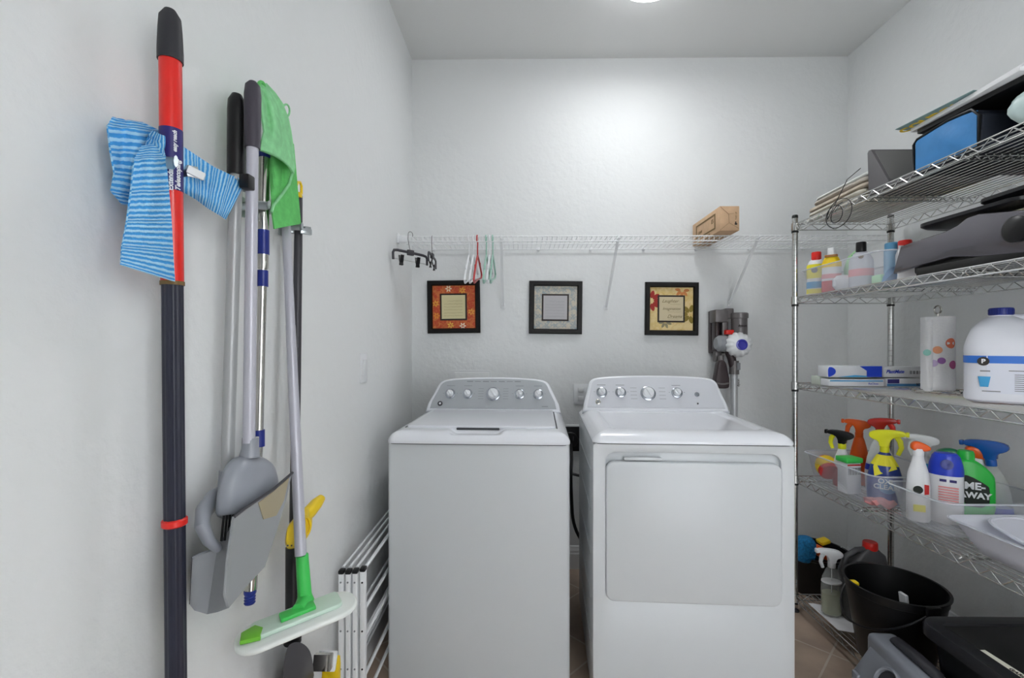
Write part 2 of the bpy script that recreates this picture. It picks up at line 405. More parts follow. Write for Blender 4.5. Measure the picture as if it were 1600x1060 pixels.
m.build('arrow_mark', M['ink'], t)
text('THIS UP', .011, fx @ Matrix.Translation((.031, .012, 0)) @ Matrix.Rotation(PI/2, 4, 'Z'), M['inkbrown'], t)
text('E5', .03, Mx @ Matrix.Translation((.09, .006, 0)), M['inkbrown'], t)
text('LIGHT', .02, Mx @ Matrix.Translation((-.07, -.01, 0)), M['inkbrown'], t)
text('FRAGILE', .012, Mx @ Matrix.Translation((.04, -.05, 0)), M['inkbrown'], t)

# ------------------------------------------------------------------ hangers
def hanger(name, label, x, c, group):
    t = thing(name, label, 'hanger', (x, yF, SZ+.0045), 0, group)
    t.rotation_euler = (math.radians(12), 0, 0); t.scale = (1.14, 1.14, 1.14)
    m = MB(); P = [(0, .017, -.030)]
    for k in range(11):
        a = math.radians(-15+210*k/10); P.append((0, .017*math.cos(a), -.0135+.0175*math.sin(a)))
    P = [(0, -q[1], q[2]) for q in P[::-1]]
    hk = [(0, .019*math.cos(math.radians(200-20*k)), -.0145+.019*math.sin(math.radians(200-20*k))) for k in range(11)]
    hk += [(0, .017, -.03), (0, .004, -.055), (0, 0, -.085)]
    m.tube(hk, .0032, 8); m.build('hook', M[c], t, world=False)
    m = MB(); L, D = .185, .085
    out = [(0, 0, -.083), (0, -.06, -.108), (0, -L+.02, -.083-D+.004), (0, -L, -.083-D-.012), (0, -L+.02, -.083-D-.026), (0, 0, -.083-D-.022), (0, L-.02, -.083-D-.026), (0, L, -.083-D-.012), (0, L-.02, -.083-D+.004), (0, .06, -.108)]
    m.tube(out, .0042, 8, closed=True); m.build('frame', M[c], t, world=False)
    for q in (-1, 1): MB().tube([(0, q*.115, -.083-D+.03), (0, q*.12, -.083-D+.047), (0, q*.128, -.083-D+.03)], .0028, 6).build('notch', M[c], t, world=False)
    return t
hz = [(-.273, 'white', 'slim white plastic hanger, leftmost of the hanging cluster'), (-.250, 'white', 'slim white plastic hanger touching the red hanger on its left side'),
      (-.229, 'hred', 'red plastic hanger on the wire shelf rail'), (-.184, 'mint', 'mint plastic hanger left of the white one among the green hangers'),
      (-.167, 'white', 'white plastic hanger between the two mint green hangers'), (-.151, 'mint', 'mint plastic hanger, rightmost on the wire shelf rail')]
for i, (x, c, lb) in enumerate(hz): hanger('clothes_hanger', lb, x, c, 'plastic hangers on the wire shelf rail')

def clip_hanger(label, x, y, rz):
    t = thing('clip_hanger', label, 'hanger', (x, y, SZ-.098), rz, 'black clip hangers on the wire shelf rail'); t.scale = (.8, .8, .8)
    m = MB(); z0 = .098
    hk = [(.016*math.cos(math.radians(-30+22*k))+0, 0, z0+.016+.018*math.sin(math.radians(-30+22*k))) for k in range(10)]
    m.tube(hk+[(-.018, 0, z0-.012), (-.008, 0, .035), (0, 0, .012)], .0019, 6); m.build('hook', M['vac'], t, world=False)
    m = MB(); m.tube([(-.118, 0, -.052), (-.12, 0, -.012), (-.112, 0, .004), (-.09, 0, .007), (0, 0, .004), (.09, 0, -.001), (.112, 0, -.006), (.12, 0, -.02), (.12, 0, -.06)], .0085, 8, flat=.7); m.build('frame', M['dark'], t, world=False)
    MB().box((0, 0, .003), (.044, .02, .034), .005).build('hub', M['dark'], t, world=False)
    MB().tube([(-.116, 0, -.046), (.116, 0, -.054)], .0016, 6).build('rod', M['steel'], t, world=False)
    for q in (-.065, .05):
        c = MB()
        for sg in (-1, 1):
            c.prism([(-.011, .034), (.011, .034), (.013, 0), (.012, -.03), (-.012, -.03), (-.013, 0)], .004, frame((q, sg*.004, -.052), (1, 0, 0), (0, sg*.3, 1)), .001)
        c.lathe([(.006, -.012), (.006, .012)], 10, frame((q, 0, -.050), (0, 1, 0), (0, 0, 1))).build('clip', M['black'], t, world=False)
    return t
p = atY(635, 400, 2.26)
ch = clip_hanger('black trouser hanger with two clips beside the left wall, seen broadside', -.548, 2.225, math.radians(46))
dup(ch, (-.458, 2.31, SZ-.098), math.radians(90), 'black clip hanger seen end-on, right of the broadside clip hanger')

# ------------------------------------------------------------------ framed prints
def art(name, c1, c2, sc):
    m = mat(name, c1, .6); nt = m.node_tree; b = nt.nodes['Principled BSDF']; tc = nt.nodes.new('ShaderNodeTexCoord')
    n = nt.nodes.new('ShaderNodeTexNoise'); n.inputs['Scale'].default_value = sc; n.inputs['Detail'].default_value = 6; n.inputs['Distortion'].default_value = 1.5
    r = nt.nodes.new('ShaderNodeValToRGB'); r.color_ramp.elements[0].color = col(*c1); r.color_ramp.elements[1].color = col(*c2); r.color_ramp.elements[0].position = .42; r.color_ramp.elements[1].position = .66
    nt.links.new(tc.outputs['Object'], n.inputs[0]); nt.links.new(n.outputs['Fac'], r.inputs[0]); nt.links.new(r.outputs[0], b.inputs['Base Color']); return m
def petal(L, W): return chaikin([(0, 0), (L*.3, W*.5), (L*.7, W*.45), (L, 0), (L*.7, -W*.45), (L*.3, -W*.5)], 2)
def flower(m, Mx, x, y, L, W, n, a0=0, span=360, r0=.008):
    for k in range(n):
        a = math.radians(a0+span*k/n); m.prism([(q[0]+r0, q[1]) for q in petal(L, W)], .0004, Mx @ Matrix.Translation((x, y, 0)) @ Matrix.Rotation(a, 4, 'Z'))
def scribble(m, Mx, x0, x1, y, h, seed):
    rnd = random.Random(seed); x = x0; P = []
    while x < x1:
        P.append((x, y + (rnd.random()-.5)*h, .0004)); x += h*.5
    if len(P) > 2: m.tube([Mx @ Vector(q) for q in chaikin(P, 1, False)], .00035, 4)
def picture(u, v, roll, label, kind):
    p = atY(u, v, YB); wd = .303
    t = thing('framed_print', label, 'picture', (p.x, YB-.001, p.z-wd/2), 0, 'framed prints on the back wall')
    B = FRONT((p.x, YB-.001, p.z)) @ Matrix.Rotation(roll, 4, 'Z')
    m = MB(); sq = ((-1, -1), (1, -1), (1, 1), (-1, 1)); R = []
    for hw, d in ((.1515, 0), (.1515, .016), (.147, .021), (.128, .020), (.1235, .013), (.1225, .006), (.1225, 0)):
        R.append([(hw*a, hw*b, d) for a, b in sq])
    m.rings(R, B, closed=True); m.build('frame', M['frameblk'], t)
    bgm = {'red': art('print_red', (196, 74, 44), (214, 128, 64), 45), 'blue': art('print_blue', (206, 198, 180), (150, 164, 172), 40), 'gold': art('print_gold', (232, 208, 152), (216, 186, 112), 25)}[kind]
    pr = MB().box((0, 0, .004), (.245, .245, .004), 0, B).build('print', bgm, t)
    B1 = B @ Matrix.Translation((0, 0, .0062))
    if kind == 'gold':
        m = MB(); flower(m, B1, -.118, .045, .052, .026, 5, -75, 190, .012); m.build('painted_flower', mat('petal_red', (168, 44, 36), .6), pr)
        m = MB(); flower(m, B1, .105, -.03, .05, .026, 5, 75, 260, .008); m.build('painted_flower', mat('petal_olive', (140, 120, 44), .6), pr)
        m = MB(); flower(m, B1, .06, .105, .038, .018, 5, 170, 240, .006); m.build('painted_flower', mat('petal_orange', (206, 130, 72), .6), pr)
        m = MB(); flower(m, B1, -.035, -.075, .036, .016, 4, 190, 200, .005); m.build('painted_flower', mat('petal_grey', (150, 140, 110), .6), pr)
    elif kind == 'red':
        for j, (cx_, cy_, mm) in enumerate(((-.03, .105, (240, 220, 190)), (.05, .095, (232, 170, 60)), (-.105, .02, (232, 170, 60)), (-.1, -.05, (232, 150, 50)), (.1, -.03, (236, 170, 70)), (-.02, -.105, (236, 190, 80)), (.05, -.11, (240, 225, 200)))):
            m = MB(); flower(m, B1, cx_, cy_, .018, .009, 6, j*20, 360, .003); m.build('painted_flower', mat('petal_%d' % j, mm, .6), pr)
    else:
        ms_ = mat('motif_slate', (166, 172, 172), .6)
        for i in range(5):
            for s_ in (-1, 1):
                m = MB(); flower(m, B1, -.1+.05*i, s_*.102, .02, .008, 4, 45, 360, -.001); m.build('painted_motif', ms_, pr)
                if 0 < i < 4: m = MB(); flower(m, B1, s_*.1, -.1+.05*i, .02, .008, 4, 45, 360, -.001); m.build('painted_motif', ms_, pr)
    cc = {'red': (222, 212, 166), 'blue': (188, 186, 188), 'gold': (214, 200, 166)}[kind]
    bd = MB().box((-.002, 0, .0065), (.155, .155, .003), 0, B).build('dark_inner_border', mat('inner_border_'+kind, (40, 28, 22), .5), t)
    MB().box((-.002, 0, .0085), (.136, .136, .002), 0, B).build('verse_panel', mat('verse_panel_'+kind, cc, .7), bd)
    B2 = B @ Matrix.Translation((-.002, 0, .0098))
    if kind == 'gold':
        for s_, y, x in (('Laughter', .044, -.008), ('Imagination', .0, 0), ('Dreams', -.044, .018)):
            text(s_, .026 if s_ != 'Imagination' else .022, B2 @ Matrix.Translation((x, y, 0)), M['inkbrown'], bd, shear=.5, ext=.0002)
        m = MB(); scribble(m, B2, -.005, .055, .026, .004, 1); scribble(m, B2, -.02, .055, -.018, .004, 2); scribble(m, B2, -.02, .05, -.058, .003, 3); m.build('script_line', M['inkbrown'], bd)
    else:
        for k in range(6):
            m = MB(); scribble(m, B2, -.035 if k == 0 else -.055, .055, .034-.017*k, .0075 if k == 0 else .0055, k*7+(3 if kind == 'red' else 5)); m.build('script_line', M['inkbrown'] if kind == 'red' else M['inkgrey'], bd)
picture(709.5, 480, .012, 'square black framed print with orange-red floral mat, leftmost of three', 'red')
picture(868, 481, -.012, 'square black framed print with grey-blue damask mat, middle of three', 'blue')
picture(1048.5, 483, -.010, 'square black framed print with gold mat and red flower, rightmost of three', 'gold')

# ------------------------------------------------------------------ washer and dryer
def sdrr(x, y, hx, hy, r):
    qx, qy = abs(x)-hx+r, abs(y)-hy+r
    return min(max(qx, qy), 0)+math.hypot(max(qx, 0), max(qy, 0))-r
def sstep(a, b, x): t_ = max(0, min(1, (x-a)/(b-a))); return t_*t_*(3-2*t_)
W2 = .343
def top_cover(t, z0, kind):
    # rounded top with real thickness, front edge at y=0, depth .69
    m = MB(); D = .69; rings = []; N = 14
    for ins, z in ((.0, z0), (-.001, z0+.006), (.002, z0+.016), (.008, z0+.028), (.018, z0+.039), (.032, z0+.046), (.05, z0+.050)):
        rings.append([(x, y+D/2, z) for x, y in rr(2*W2-2*ins, D-2*ins, .035, N)])
    m.rings(rings, None, cap0=True, cap1=False)
    # height-field deck
    hx, hy = W2-.05, D/2-.05; nx, ny = 90, 70
    def hgt(x, y):
        z = z0+.050
        if kind == 'washer':
            # hand scoop in front
            a = 1-sstep(.085, .115, abs(x+.01)); b = 1-sstep(.03, .052, abs(y-.058))
            z -= .02*a*b
            q = sdrr(x+.0, y-.335, .295, .27, .02)
        else:
            q = sdrr(x, y-.30, .29, .235, .03)
            z -= .010*(1-sstep(-.03, .0, q))
        return z
    return m, hgt
def machine(name, label, cat, loc, rz, topz, kind):
    t = thing(name, label, cat, loc, rz)
    bz0 = .02; D = .69
    LW = dict(world=False)
    # body
    m = MB()
    o_ = rr(2*W2-.004, D-.03, .012, 4)
    if kind == 'washer':
        m.rings([[(x, y+D/2, z) for x, y in o_] for z in (bz0, topz-.002)])
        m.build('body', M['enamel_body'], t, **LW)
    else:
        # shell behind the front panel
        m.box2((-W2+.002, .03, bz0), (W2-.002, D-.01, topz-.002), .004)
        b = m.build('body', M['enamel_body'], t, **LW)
        for k, z in enumerate((.82, .68, .52, .36, .2)):
            MB().box((-W2+.002, D/2+.02, z), (.006, D-.14, .012), .0028).build('side_rib', M['enamel_body'], b, **LW)
        # front frame with recess opening
        zo0, zo1 = .382, .915-.002; zc = (zo0+zo1)/2; hw = .303
        m = MB(); n = 6
        outer = rr(2*W2-.004, topz-.002-bz0, .010, n, 0, (topz-.002+bz0)/2); inner = rr(2*hw, zo1-zo0, .035, n, 0, zc)
        innb = rr(2*hw-.012, zo1-zo0-.012, .032, n, 0, zc)
        Bf = FRONT((0, .03, 0)); 
        m.rings([[(x, y, 0) for x, y in outer], [(x, y, .016) for x, y in outer], [(x*.994, bz0+(y-bz0)*.997+.001, .0185) for x, y in outer],
                 [(x, y, .0185) for x, y in inner], [(x, y, .015) for x, y in innb], [(x, y, 0) for x, y in innb]], Bf, closed=True)
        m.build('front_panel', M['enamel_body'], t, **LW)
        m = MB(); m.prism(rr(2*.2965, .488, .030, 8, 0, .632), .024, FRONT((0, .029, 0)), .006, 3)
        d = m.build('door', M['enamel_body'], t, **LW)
        MB().box((-.17, .012, .886), (.13, .016, .012), .004).build('door_handle', M['enamel_body'], d, **LW)
    for sx_ in (-1, 1):
        for y in (.07, .62): MB().lathe([(.02, 0), (.02, .008), (.012, .012), (.012, bz0+.005)], 14, Matrix.Translation((sx_*.28, y, 0))).build('foot', M['dark'], t, **LW)
    # seam
    MB().rings([[(x, y+D/2, z) for x, y in rr(2*W2-.012, D-.012, .03, 6)] for z in (topz-.003, topz+.001)]).build('seam', M['seam'], t, **LW)
    # top cover: front rim by rings, deck by height field
    m = MB(); z0 = topz+.001; rings = []; N = 10
    prof = ((.0, z0), (-.001, z0+.006), (.002, z0+.014), (.008, z0+.024), (.017, z0+.033), (.030, z0+.0395), (.045, z0+.042)) if kind == 'washer' else \
           ((.0, z0), (-.001, z0+.005), (.004, z0+.013), (.014, z0+.023), (.028, z0+.032), (.045, z0+.037), (.06, z0+.0385))
    NX, NY = 100, 80
    def prof_z(d):
        if d <= prof[1][0]: return prof[1][1]
        for k in range(1, len(prof)-1):
            a, b = prof[k], prof[k+1]
            if d <= b[0]: return a[1]+(b[1]-a[1])*(d-a[0])/(b[0]-a[0])
        return prof[-1][1]
    def hgt(x, y):
        d = max(0, -sdrr(x, y-D/2, W2, D/2, .03)); z = prof_z(d)
        if kind == 'washer':
            a = 1-sstep(.075, .112, abs(x+.01)); b = sstep(.012, .035, y)*(1-sstep(.085, .09, y))
            z -= .017*a*b
        else:
            q = sdrr(x, y-.315, .275, .235, .03); z -= .007*(1-sstep(-.022, .0, q))
        return z
    # polar style mapping of a unit square onto the rounded rectangle, so the border is exact
    bm_ = m.bm; V = []
    for i in range(NX+1):
        row = []
        for j in range(NY+1):
            a, b = -1+2*i/NX, -1+2*j/NY
            a = math.copysign(1-(1-abs(a))**1.5, a); b = math.copysign(1-(1-abs(b))**1.5, b)
            x, y = a*W2, D/2+b*D/2
            r = .03; qx, qy = abs(x)-(W2-r), abs(y-D/2)-(D/2-r)
            if qx > 0 and qy > 0:
                L = math.hypot(qx, qy); mx_ = max(qx, qy); k = mx_/L if L > 0 else 1
                x = math.copysign(W2-r+qx*k, x); y = D/2+math.copysign(D/2-r+qy*k, y-D/2)
            row.append(bm_.verts.new((x, y, hgt(x, y))))
        V.append(row)
    for i in range(NX):
        for j in range(NY): bm_.faces.new((V[i][j], V[i+1][j], V[i+1][j+1], V[i][j+1]))
    bd = [V[i][0] for i in range(NX+1)]+[V[NX][j] for j in range(1, NY+1)]+[V[i][NY] for i in range(NX-1, -1, -1)]+[V[0][j] for j in range(NY-1, 0, -1)]
    lo_ = [bm_.verts.new((v.co.x, v.co.y, z0)) for v in bd]
    for i in range(len(bd)): bm_.faces.new((bd[i], lo_[i], lo_[(i+1) % len(bd)], bd[(i+1) % len(bd)]))
    bm_.faces.new(lo_)
    zt = prof[-1][1]
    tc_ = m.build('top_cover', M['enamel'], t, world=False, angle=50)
    if kind == 'washer':
        m = MB(); ol = rr(.585, .455, .02, 5, 0, .0)
        m.rings([[(x*k, .318+y*k, z) for x, y in ol] for k, z in ((.995, zt-.001), (1, zt+.001), (1, zt+.006), (.996, zt+.0085), (.985, zt+.009))])
        lid = m.build('lid', M['enamel'], t, **LW)
        m = MB(); m.box((-.01, .094, zt-.002), (.168, .012, .010), .003); m.build('lid_slot_shade', M['seam'], lid, **LW)  # dark bar paints the shade inside the hand slot
        m = MB(); m.box((.297, .318, zt+.0005), (.004, .44, .003)); m.box((-.297, .318, zt+.0005), (.004, .44, .003)); m.build('lid_gap', M['seam'], t, **LW)
    # console
    sl = math.radians(24 if kind == 'washer' else 27)
    y0 = .545 if kind == 'washer' else .535
    Bc = frame((0, y0, zt-.004), (1, 0, 0), (0, math.sin(sl), math.cos(sl)), (0, -math.cos(sl), math.sin(sl)))
    hb, ht, hh = (.333, .262, .178) if kind == 'washer' else (.335, .285, .178)
    def outline(hb, ht, hh, b0=0):
        left = [(-hb, b0), (-hb+.008, hh*.25), (-(hb+ht)/2+.002, hh*.6), (-ht-.012, hh*.90), (-ht+.03, hh*.985), (-ht*.5, hh+.005), (0, hh+.008)]
        P = left+[(-x, y) for x, y in left[-2::-1]]
        Q = chaikin(P[1:-1], 2, False); return [(-x, y) for x, y in ([P[0]]+Q+[P[-1]])][::1]
    m = MB(); ol = outline(hb, ht, hh)
    m.prism(ol, .085, Bc @ Matrix.Translation((0, 0, -.085)), .012, 4)
    m.box((0, D-.055, zt+.03), (2*hb-.05, .10, .08), .02)
    con = m.build('console', M['enamel'], t, world=False, angle=35)
    m = MB(); il = outline(hb-.022, ht-.012, hh-.030)
    Bp = Bc @ Matrix.Translation((0, .018, -.001))
    m.prism(il, .0035, Bp, .001, 1); pan = m.build('control_panel', M['panel' if kind == 'washer' else 'panel2'], con, **LW)
    Bk = Bc @ Matrix.Translation((0, 0, .0025))
    def knob(x, s_, big=False):
        k = MB(); r = .030 if big else .0205
        k.lathe([(r+.005, 0), (r+.005, .004), (r, .006)], 32, Bk @ Matrix.Translation((x, s_, 0))).build('knob_ring', M['ring'], con, **LW)
        k = MB(); k.lathe([(r-.004, .004), (r-.005, .020), (r-.008, .024), (0, .025)], 32, Bk @ Matrix.Translation((x, s_, 0)))
        k.box((0, 0, .027), (.010, 2*r-.016, .010), .003, Bk @ Matrix.Translation((x, s_, 0)) @ Matrix.Rotation(.5, 4, 'Z')).build('knob', M['knob'], con, **LW)
    def mark(x, s_, w_, h_=.0022, ms='inkgrey'):
        return MB().box((0, 0, 0), (w_, h_, .0006), 0, Bk @ Matrix.Translation((x, s_, .0003))), ms
    marks = MB()
    if kind == 'washer':
        for x in (-.215, -.128, .13, .222): knob(x, .092)
        knob(0, .092, True)
        ks = ((-.215, .135), (-.128, .135), (.13, .135), (.222, .135))
        for s_ in (-1, 1):
            for k in range(5): marks.box((0, 0, 0), (.026, .0016, .0005), 0, Bk @ Matrix.Translation((s_*.062, .068+.013*k, .0003)))
        for k in range(7): marks.box((0, 0, 0), (.03, .003 if k % 2 else .005, .0005), 0, Bk @ Matrix.Translation((-.12+.04*k, .158, .0003)))
        marks.box((0, 0, 0), (.03, .004, .0005), 0, Bk @ Matrix.Translation((.255, .03, .0003)))
        bx, bs = -.262, .042
    else:
        for x in (-.243, -.155, .105): knob(x, .092)
        knob(-.028, .088, True)
        ks = ((-.243, .13), (-.155, .13), (.105, .13))
        for s_ in (-1, 1):
            for k in range(4): marks.box((0, 0, 0), (.03, .0014, .0005), 0, Bk @ Matrix.Translation((-.028+s_*.066, .062+.018*k, .0003)))
        MB().lathe([(.011, 0), (.011, .004), (.008, .007), (0, .0075)], 20, Bk @ Matrix.Translation((.195, .085, 0))).build('start_button', M['ring'], con, **LW)
        MB().lathe([(.004, 0), (.004, .002), (0, .0025)], 12, Bk @ Matrix.Translation((.193, .04, 0))).build('indicator', M['seam'], con, **LW)
        bx, bs = -.262, .045
    for x, s_ in ks:
        marks.box((0, 0, 0), (.040, .0025, .0005), 0, Bk @ Matrix.Translation((x, s_, .0003)))
        for q in (-1, 1): marks.box((0, 0, 0), (.006, .0016, .0005), 0, Bk @ Matrix.Translation((x+q*.034, .095, .0003)))
    marks.build('printed_marks', M['inkgrey'], con, **LW)
    MB().lathe([(.0125, 0), (.0125, .002), (.010, .003), (0, .003)], 24, Bk @ Matrix.Translation((bx, bs, 0))).build('round_badge', M['dark'] if kind == 'washer' else M['steel'], con, **LW)
    MB().lathe([(.0055, .003), (.0055, .0038), (0, .0038)], 16, Bk @ Matrix.Translation((bx, bs, 0))).build('badge_monogram', M['white'] if kind == 'washer' else M['ring'], con, **LW)
    return t
def base_mid(pl, pr):
    return ((pl[0]+pr[0])/2, (pl[1]+pr[1])/2, 0)
wa = math.radians(-2.2)
machine('washing_machine', 'white top-loading washing machine with five console knobs', 'washing machine', base_mid((-.5085, 1.690), (.1765, 1.664)), wa, .914, 'washer')
da = math.radians(-3.0)
machine('dryer', 'white front-loading dryer with large square door, right of the washer', 'dryer', base_mid((.245, 1.585), (.930, 1.549)), da, .939, 'dryer')
# power cord and hoses between them
t = tag(rebase(MB().tube(chaikin([(.275, 2.59, .72), (.272, 2.50, .66), (.255, 2.40, .60), (.262, 2.42, .45), (.27, 2.44, .34), (.30, 2.42, .26), (.36, 2.40, .2)], 2, False), .009, 8).build('power_cord', M['black'])), 'black power cord hanging in the gap between washer and dryer', 'cord')
tag(rebase(MB().tube(chaikin([(.20, 2.38, .62), (.235, 2.45, .60), (.275, 2.46, .585), (.335, 2.42, .58)], 2, False), .0075, 8).build('hose', M['dark'])), 'thin dark hose crossing the gap behind the machines', 'hose')

# ------------------------------------------------------------------ chrome rack
RX0, RX1, RY0, RY1 = 1.315, 1.772, .99, 2.21
LEV = [1.864, 1.510, 1.100, .650, .078]
t = thing('wire_shelving_unit', 'chrome wire shelving unit with five tiers against the right wall', 'shelving unit', ((RX0+RX1)/2, (RY0+RY1)/2, 0))
for px_, py_ in ((RX0, RY1), (RX1, RY1), (RX0, RY0), (RX1, RY0)):
    m = MB(); pf = [(.0127, .02)]; k = .06
    while k < 1.88: pf += [(.0127, k), (.0114, k+.0006), (.0114, k+.0022), (.0127, k+.0028)]; k += .0254
    m.lathe(pf+[(.0127, 1.895), (.0115, 1.9)], 16, Matrix.Translation((px_, py_, 0)))
    pst = m.build('post', M['post'], t, angle=25)
    MB().lathe([(.018, 0), (.018, .006), (.008, .012), (.008, .03)], 14, Matrix.Translation((px_, py_, 0))).build('levelling_foot', M['dark'], pst)
    MB().lathe([(.0135, 1.893), (.0135, 1.903), (.011, 1.908), (0, 1.908)], 16, Matrix.Translation((px_, py_, 0))).build('cap', M['black'], pst)
def truss(m, a, b, z, n, dz=.028, r=.0026):
    a, b = Vector(a), Vector(b)
    m.tube([(a.x, a.y, z), (b.x, b.y, z)], r, 8); m.tube([(a.x, a.y, z-dz), (b.x, b.y, z-dz)], r, 8)
    P = []
    for k in range(2*n+1):
        q = a.lerp(b, k/(2*n)); P.append((q.x, q.y, z-.001 if k % 2 == 0 else z-dz+.001))
    for i in range(len(P)-1): m.tube([P[i], P[i+1]], .0018, 6)
for z in LEV:
    m = MB()
    truss(m, (RX0, RY0, 0), (RX0, RY1, 0), z, 20); truss(m, (RX1, RY0, 0), (RX1, RY1, 0), z, 20)
    truss(m, (RX0, RY1, 0), (RX1, RY1, 0), z, 6); truss(m, (RX0, RY0, 0), (RX1, RY0, 0), z, 6)
    # deck wires run the long way, cross trusses below
    for y in (1.80, 1.40):
        m.tube([(RX0, y, z-.006), (RX1, y, z-.006)], .0024, 6)
        m.tube([(RX0+.012, y, z-.02), (RX1-.012, y, z-.02)], .0024, 6)
        P = [(RX0+.012+(RX1-RX0-.024)*k/26, y, z-.006 if k % 2 else z-.02) for k in range(27)]; m.tube(P, .002, 6)
    sh = m.build('shelf', M['chrome'], t)
    m = MB()
    for k in range(1, 19):
        x = RX0+(RX1-RX0)*k/19; m.tube([(x, RY0, z-.0015), (x, RY1, z-.0015)], .0018, 6)
    m.build('deck_wires', M['chrome'], sh)
    for px_, py_ in ((RX0, RY1), (RX1, RY1), (RX0, RY0), (RX1, RY0)):
        MB().lathe([(.0145, z-.034), (.0175, z-.032), (.0168, z+.004), (.0148, z+.006)], 18, Matrix.Translation((px_, py_, 0))).build('collar', M['post'], sh)
        MB().lathe([(.0142, z-.042), (.0155, z-.041), (.0155, z-.034), (.0142, z-.033)], 18, Matrix.Translation((px_, py_, 0))).build('sleeve', M['black'], sh)
ST = [z+.0028 for z in LEV]   # resting heights

# ------------------------------------------------------------------ generic bottles
def rprof(prof, z):
    for a, b in zip(prof, prof[1:]):
        if a[1] <= z <= b[1] and b[1] > a[1]: return a[0]+(b[0]-a[0])*(z-a[1])/(b[1]-a[1])
    return prof[-1][0]
def band(prof, z0, z1, e=.0008):
    zs = [z0]+[p[1] for p in prof if z0 < p[1] < z1]+[z1]
    P = [(rprof(prof, z)+e, z) for z in zs]
    return [(P[0][0]-e*2, P[0][1])]+P+[(P[-1][0]-e*2, P[-1][1])]
def bottle(name, label, cat, loc, rz, prof, bm_, capm, cap_r, cap_h, sy=.65, bands=(), spray=None, group=None, writing=None, lean=0, capname='cap', dsg=None):
    rz -= .66                                            # fronts face the middle of the room
    t = thing(name, label, cat, loc, rz, group); t.rotation_euler = (0, lean, rz)
    b = MB().lathe(prof, 28, None, 1, sy).build('body', bm_, t, world=False)
    if not isinstance(bm_, bpy.types.Material): pass
    for (z0, z1, mm) in bands: MB().lathe(band(prof, z0, z1), 28, None, 1, sy).build('sticker', mm, t, world=False)
    zt = prof[-1][1]
    if spray is None:
        c = MB().lathe([(cap_r*.98, zt-.012), (cap_r, zt-.010), (cap_r, zt+cap_h-.003), (cap_r*.92, zt+cap_h), (0, zt+cap_h)], 24).build(capname, capm, t, world=False)
    else:
        hm, tm = spray[:2]; hs = spray[2] if len(spray) > 2 else .88
        MB().lathe([(.0145, zt-.012), (.0155, zt-.010), (.0155, zt+.010), (.013, zt+.012)], 20).build('collar', capm, t, world=False)
        out = [(-.013, 0), (-.015, .020), (-.032, .026), (-.040, .036), (-.036, .050), (-.010, .058), (.030, .060), (.050, .056), (.052, .042), (.022, .036), (.013, .020), (.012, 0)]
        out = [(x_*1.25*hs, y_*1.15*hs) for x_, y_ in out]
        hd = MB().prism(chaikin(out, 1), .028, frame((0, .014, zt+.008), (1, 0, 0), (0, 0, 1)), .004, 2)
        hd.box((.068*hs, 0, zt+.008+.056*hs), (.012, .020, .018), .003)
        h = hd.build('spray_head', hm, t, world=False)
        MB().tube([(x_*hs, 0, zt+z_*hs) for x_, z_ in ((.032, .058), (.046, .036), (.050, .010), (.040, -.018))], [.007, .007, .006, .005], 8, flat=1.4).build('trigger', tm, t, world=False)
    if writing:
        for (s_, size, x, y, z, m_, rot) in writing:
            text(s_, size, wm(t) @ frame((x, y, z), (math.cos(rot), math.sin(rot), 0), (0, 0, 1)), m_, t, bold=.0004)
    return t
SP = [(.0, 0), (.036, .0), (.040, .004), (.040, .10), (.036, .14), (.022, .175), (.014, .19), (.013, .205)]     # upright sprayer
OX = [(.0, 0), (.048, 0), (.056, .006), (.058, .05), (.056, .10), (.044, .15), (.026, .185), (.015, .20), (.0135, .212)]
SLIM = [(.0, 0), (.028, 0), (.032, .004), (.032, .09), (.026, .12), (.014, .14), (.012, .15)]
z4 = ST[3]+.003
M['whiteb'] = mat('white_bottle', (232, 233, 236), .35); M['oxblue'] = mat('deep_blue_bottle', (34, 58, 140), .3, coat=.3)
M['lblk'] = mat('black_label', (24, 34, 26), .5); M['lred'] = mat('red_label', (208, 52, 52), .5); M['lpink'] = mat('pink_print', (228, 150, 150), .6)
M['lyel'] = mat('yellow_label', (236, 226, 50), .5); M['sky'] = mat('sky_label', (58, 160, 214), .5); M['paleg'] = mat('pale_green_bottle', (178, 232, 176), .4)
LD = PI   # nozzle pointing left
# -- first tub (far) on the fourth shelf
def tub(name, label, x0, x1, y0, y1, z0, h, fl, m_, group, rz=0, cat='storage bin'):
    cx_, cy_ = (x0+x1)/2, (y0+y1)/2; t = thing(name, label, cat, (cx_, cy_, z0), rz, group)
    w_, d_ = x1-x0, y1-y0; m = MB()
    def rg(k, z, ins=0): return [(x, y, z) for x, y in rr(w_-2*k-2*ins, d_-2*k-2*ins, .035, 6)]
    e = .0018
    m.rings([rg(fl, 0), rg(fl*.6, h*.4), rg(fl*.2, h*.85), rg(0, h), rg(-.008, h+.001), rg(-.008, h+.004), rg(e, h+.004), rg(fl*.2+e, h*.85), rg(fl*.6+e, h*.4), rg(fl+e, e)])
    m.build('tub', m_, t, world=False, angle=60)
    m = MB(); m.tube([(x, y, h+.002) for x, y in rr(w_+.016, d_+.016, .043, 6)], .0028, 6, closed=True); m.build('rim', M['clear2'], t, world=False)
    return t
M['clear2'] = mat('clear_plastic_rim', (232, 236, 244), .25, alpha=.5)
tub('clear_bin', 'clear plastic bin of cleaners at the far end of the fourth shelf', 1.335, 1.665, 1.745, 2.17, z4-.002, .125, .022, M['clear'], 'clear plastic bins on the shelving unit', .02)
tub('clear_bin', 'clear plastic bin holding the green and blue capped bottles', 1.36, 1.755, 1.475, 1.715, z4-.002, .115, .022, M['clear'], 'clear plastic bins on the shelving unit')
